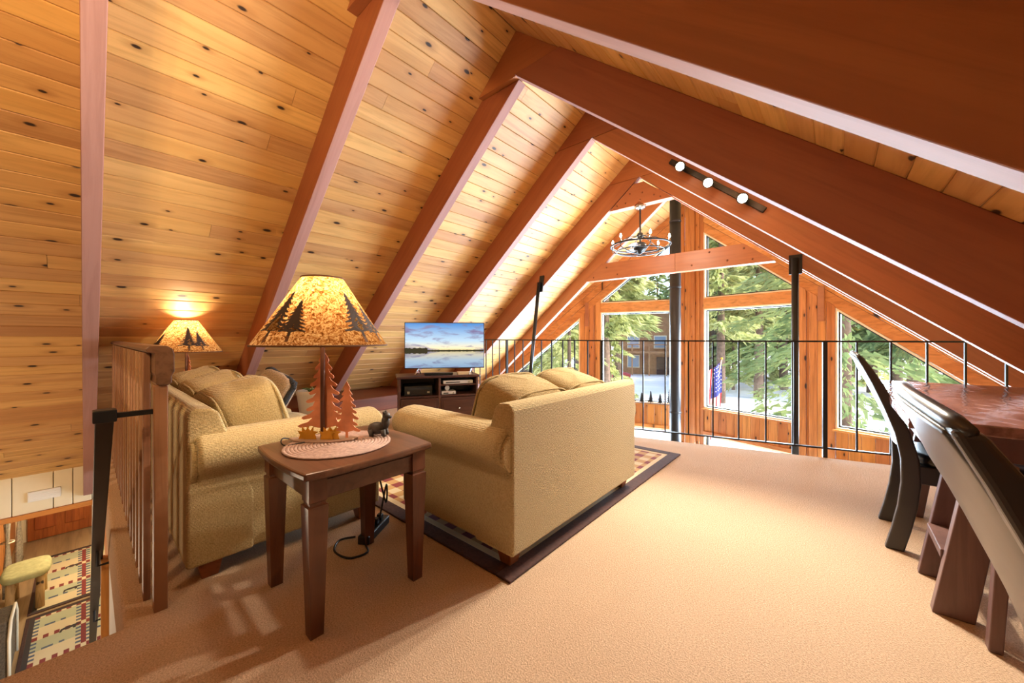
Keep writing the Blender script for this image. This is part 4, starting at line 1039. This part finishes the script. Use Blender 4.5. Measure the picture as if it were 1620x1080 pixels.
# neighbour's house
hx, hy = -15.6, 44.5; hz = -3.3; hr = R_(24)
t = empty('neighbor_house', (hx, hy, hz), hr); tag(t, 'brown two storey wooden house with snowy roof across the road', 'house')
MB().box(-5, 6, 0, 8, 0, 5.4).build('wall', 'brick_house', t)
MB().prism([(-5, -.02, 5.4), (6, -.02, 5.4), (.5, -.02, 8.2)], (0, 8.04, 0)).build('gable', 'brick_house', t)
for s in (-1, 1):
    e0 = Vector((.5, -.9, 8.35)); e1 = Vector((.5+s*6.4, -.9, 5.05)); n = Vector((s*.45, 0, .9)).normalized()*.25
    rf = MB().prism([e0, e1, e1+n, e0+n], (0, 9.8, 0)).build('roof', 'house_roof', t)
    MB().prism([e0+n+Vector((s*.3, .4, -.13)), e1+n*1+Vector((-s*1.5, .4, .80)), e1+n*1.8+Vector((-s*1.5, .4, .80)), e0+n*1.8+Vector((s*.3, .4, -.13))], (0, 7, 0)).build('snow_cover', 'snow', rf)
for x, z in ((-3.6, 3.2), (-.6, 3.2), (2.6, 3.2), (-3.6, .9), (3.4, .9)):
    fr = MB().box(x-.12, x+1.32, -.10, .02, z-.12, z+1.42).build('window', 'jamb_cream', t); MB().box(x, x+1.2, -.13, -.09, z, z+1.3).build('pane', 'house_glass', fr)
MB().box(-.4, 1.0, -.08, .02, 0, 2.1).build('door', 'cherry_dark', t)
MB().box(-5.2, 6.2, -1.6, 0, 2.55, 2.75).build('balcony', 'brick_house', t)
for k in range(7): MB().box(-5.1+1.85*k, -4.95+1.85*k, -1.55, -1.4, 0, 3.6).build('balcony_post', 'brick_house', t)
MB().box(-5.2, 6.2, -1.55, -1.45, 3.5, 3.62).build('balcony_rail', 'brick_house', t)
# parked car
t = empty('car', (-17.2, 34.2, -3.25), R_(35)); tag(t, 'red and white car parked by the neighbouring house', 'car')
MB().prism([(-2.1, -.85, .35), (2.1, -.85, .35), (2.15, -.85, .8), (1.3, -.85, .95), (.7, -.85, 1.45), (-1.0, -.85, 1.48), (-1.7, -.85, .98), (-2.15, -.85, .85)], (0, 1.7, 0)).build('body', 'car_paint', t, bevel=.08)
MB().prism([(1.15, -.87, .97), (.65, -.87, 1.38), (-.95, -.87, 1.40), (-1.5, -.87, .99)], (0, 1.74, 0)).build('window', 'car_glass', t)
MB().box(-1.2, .8, -.8, .8, 1.46, 1.6).build('roof_snow', 'snow', t, bevel=.05)
for x in (-1.35, 1.35):
    for y in (-.86, .66):
        mb = MB(); mb.lathe([(0, 0), (.33, 0), (.33, .2), (0, .2)], 18); mb.v = [(x+p[0], y+p[2], .33+p[1]) for p in mb.v]; mb.build('wheel', 'black_plastic', t)
# flag on a leaning staff
t = empty('flag', (-2.67, 9.64, -3.3)); tag(t, 'striped flag with white stars on blue hanging from a leaning staff', 'flag')
p0 = Vector((-2.67, 9.64, -3.35)); p1 = Vector((-2.08, 10.12, .55))
MB().tube([p0, p1], .016, 8).build('staff', 'lamp_plate', t, world=True, smooth=True)
MB().ball(p1, .03, 8, 6).build('finial', 'gold_leaf', t, world=True, smooth=True)
# cloth in (a along hoist 0..1 from the top of the staff down, b along fly hanging down)
cr = Vector((math.cos(YAW), math.sin(YAW), 0)); fw_ = Vector((-math.sin(YAW), math.cos(YAW), 0))
def fp(a, b, off=0):
    top = p1+(p0-p1)*(.02+.07*a); fall = Vector((0, 0, -1.65*b)); fold = .05*math.sin(a*11+b*2)*(.4+b)
    return top+fall+cr*(-.30*a+.06*b*(.5-a)+.02*math.sin(5*b+a*4))+fw_*(fold+off)
def cloth(a0, a1, b0, b1, na, nb, off):
    mb = MB()
    for i in range(na+1):
        for j in range(nb+1): mb.v.append(tuple(fp(a0+(a1-a0)*i/na, b0+(b1-b0)*j/nb, off)))
    for i in range(na):
        for j in range(nb): q = i*(nb+1)+j; mb.f.append((q, q+1, q+nb+2, q+nb+1)); mb.mi.append(0)
    return mb
for k in range(13):
    o = cloth(k/13, (k+1)/13, 0, 1, 2, 16, 0).build('stripe', 'flag_red' if k % 2 == 0 else 'flag_white', t, world=True, smooth=True)
for off in (-.012, .012): cloth(0, 8/13, 0, .45, 10, 10, off).build('canton', 'flag_blue', t, world=True, smooth=True)
mb = MB()
for i in range(5):
    for j in range(7):
        a = .06+i*.12; b = .03+j*.056; c = fp(a, b, -.018); V = []
        for k in range(10):
            r = .019 if k % 2 == 0 else .008; th = math.pi/2+k*math.pi/5; V.append(c+cr*(r*math.cos(th))+Vector((0, 0, r*math.sin(th))))
        mb.add(V, [tuple(range(10))])
mb.build('star', 'flag_white', t, world=True, kind='stuff')
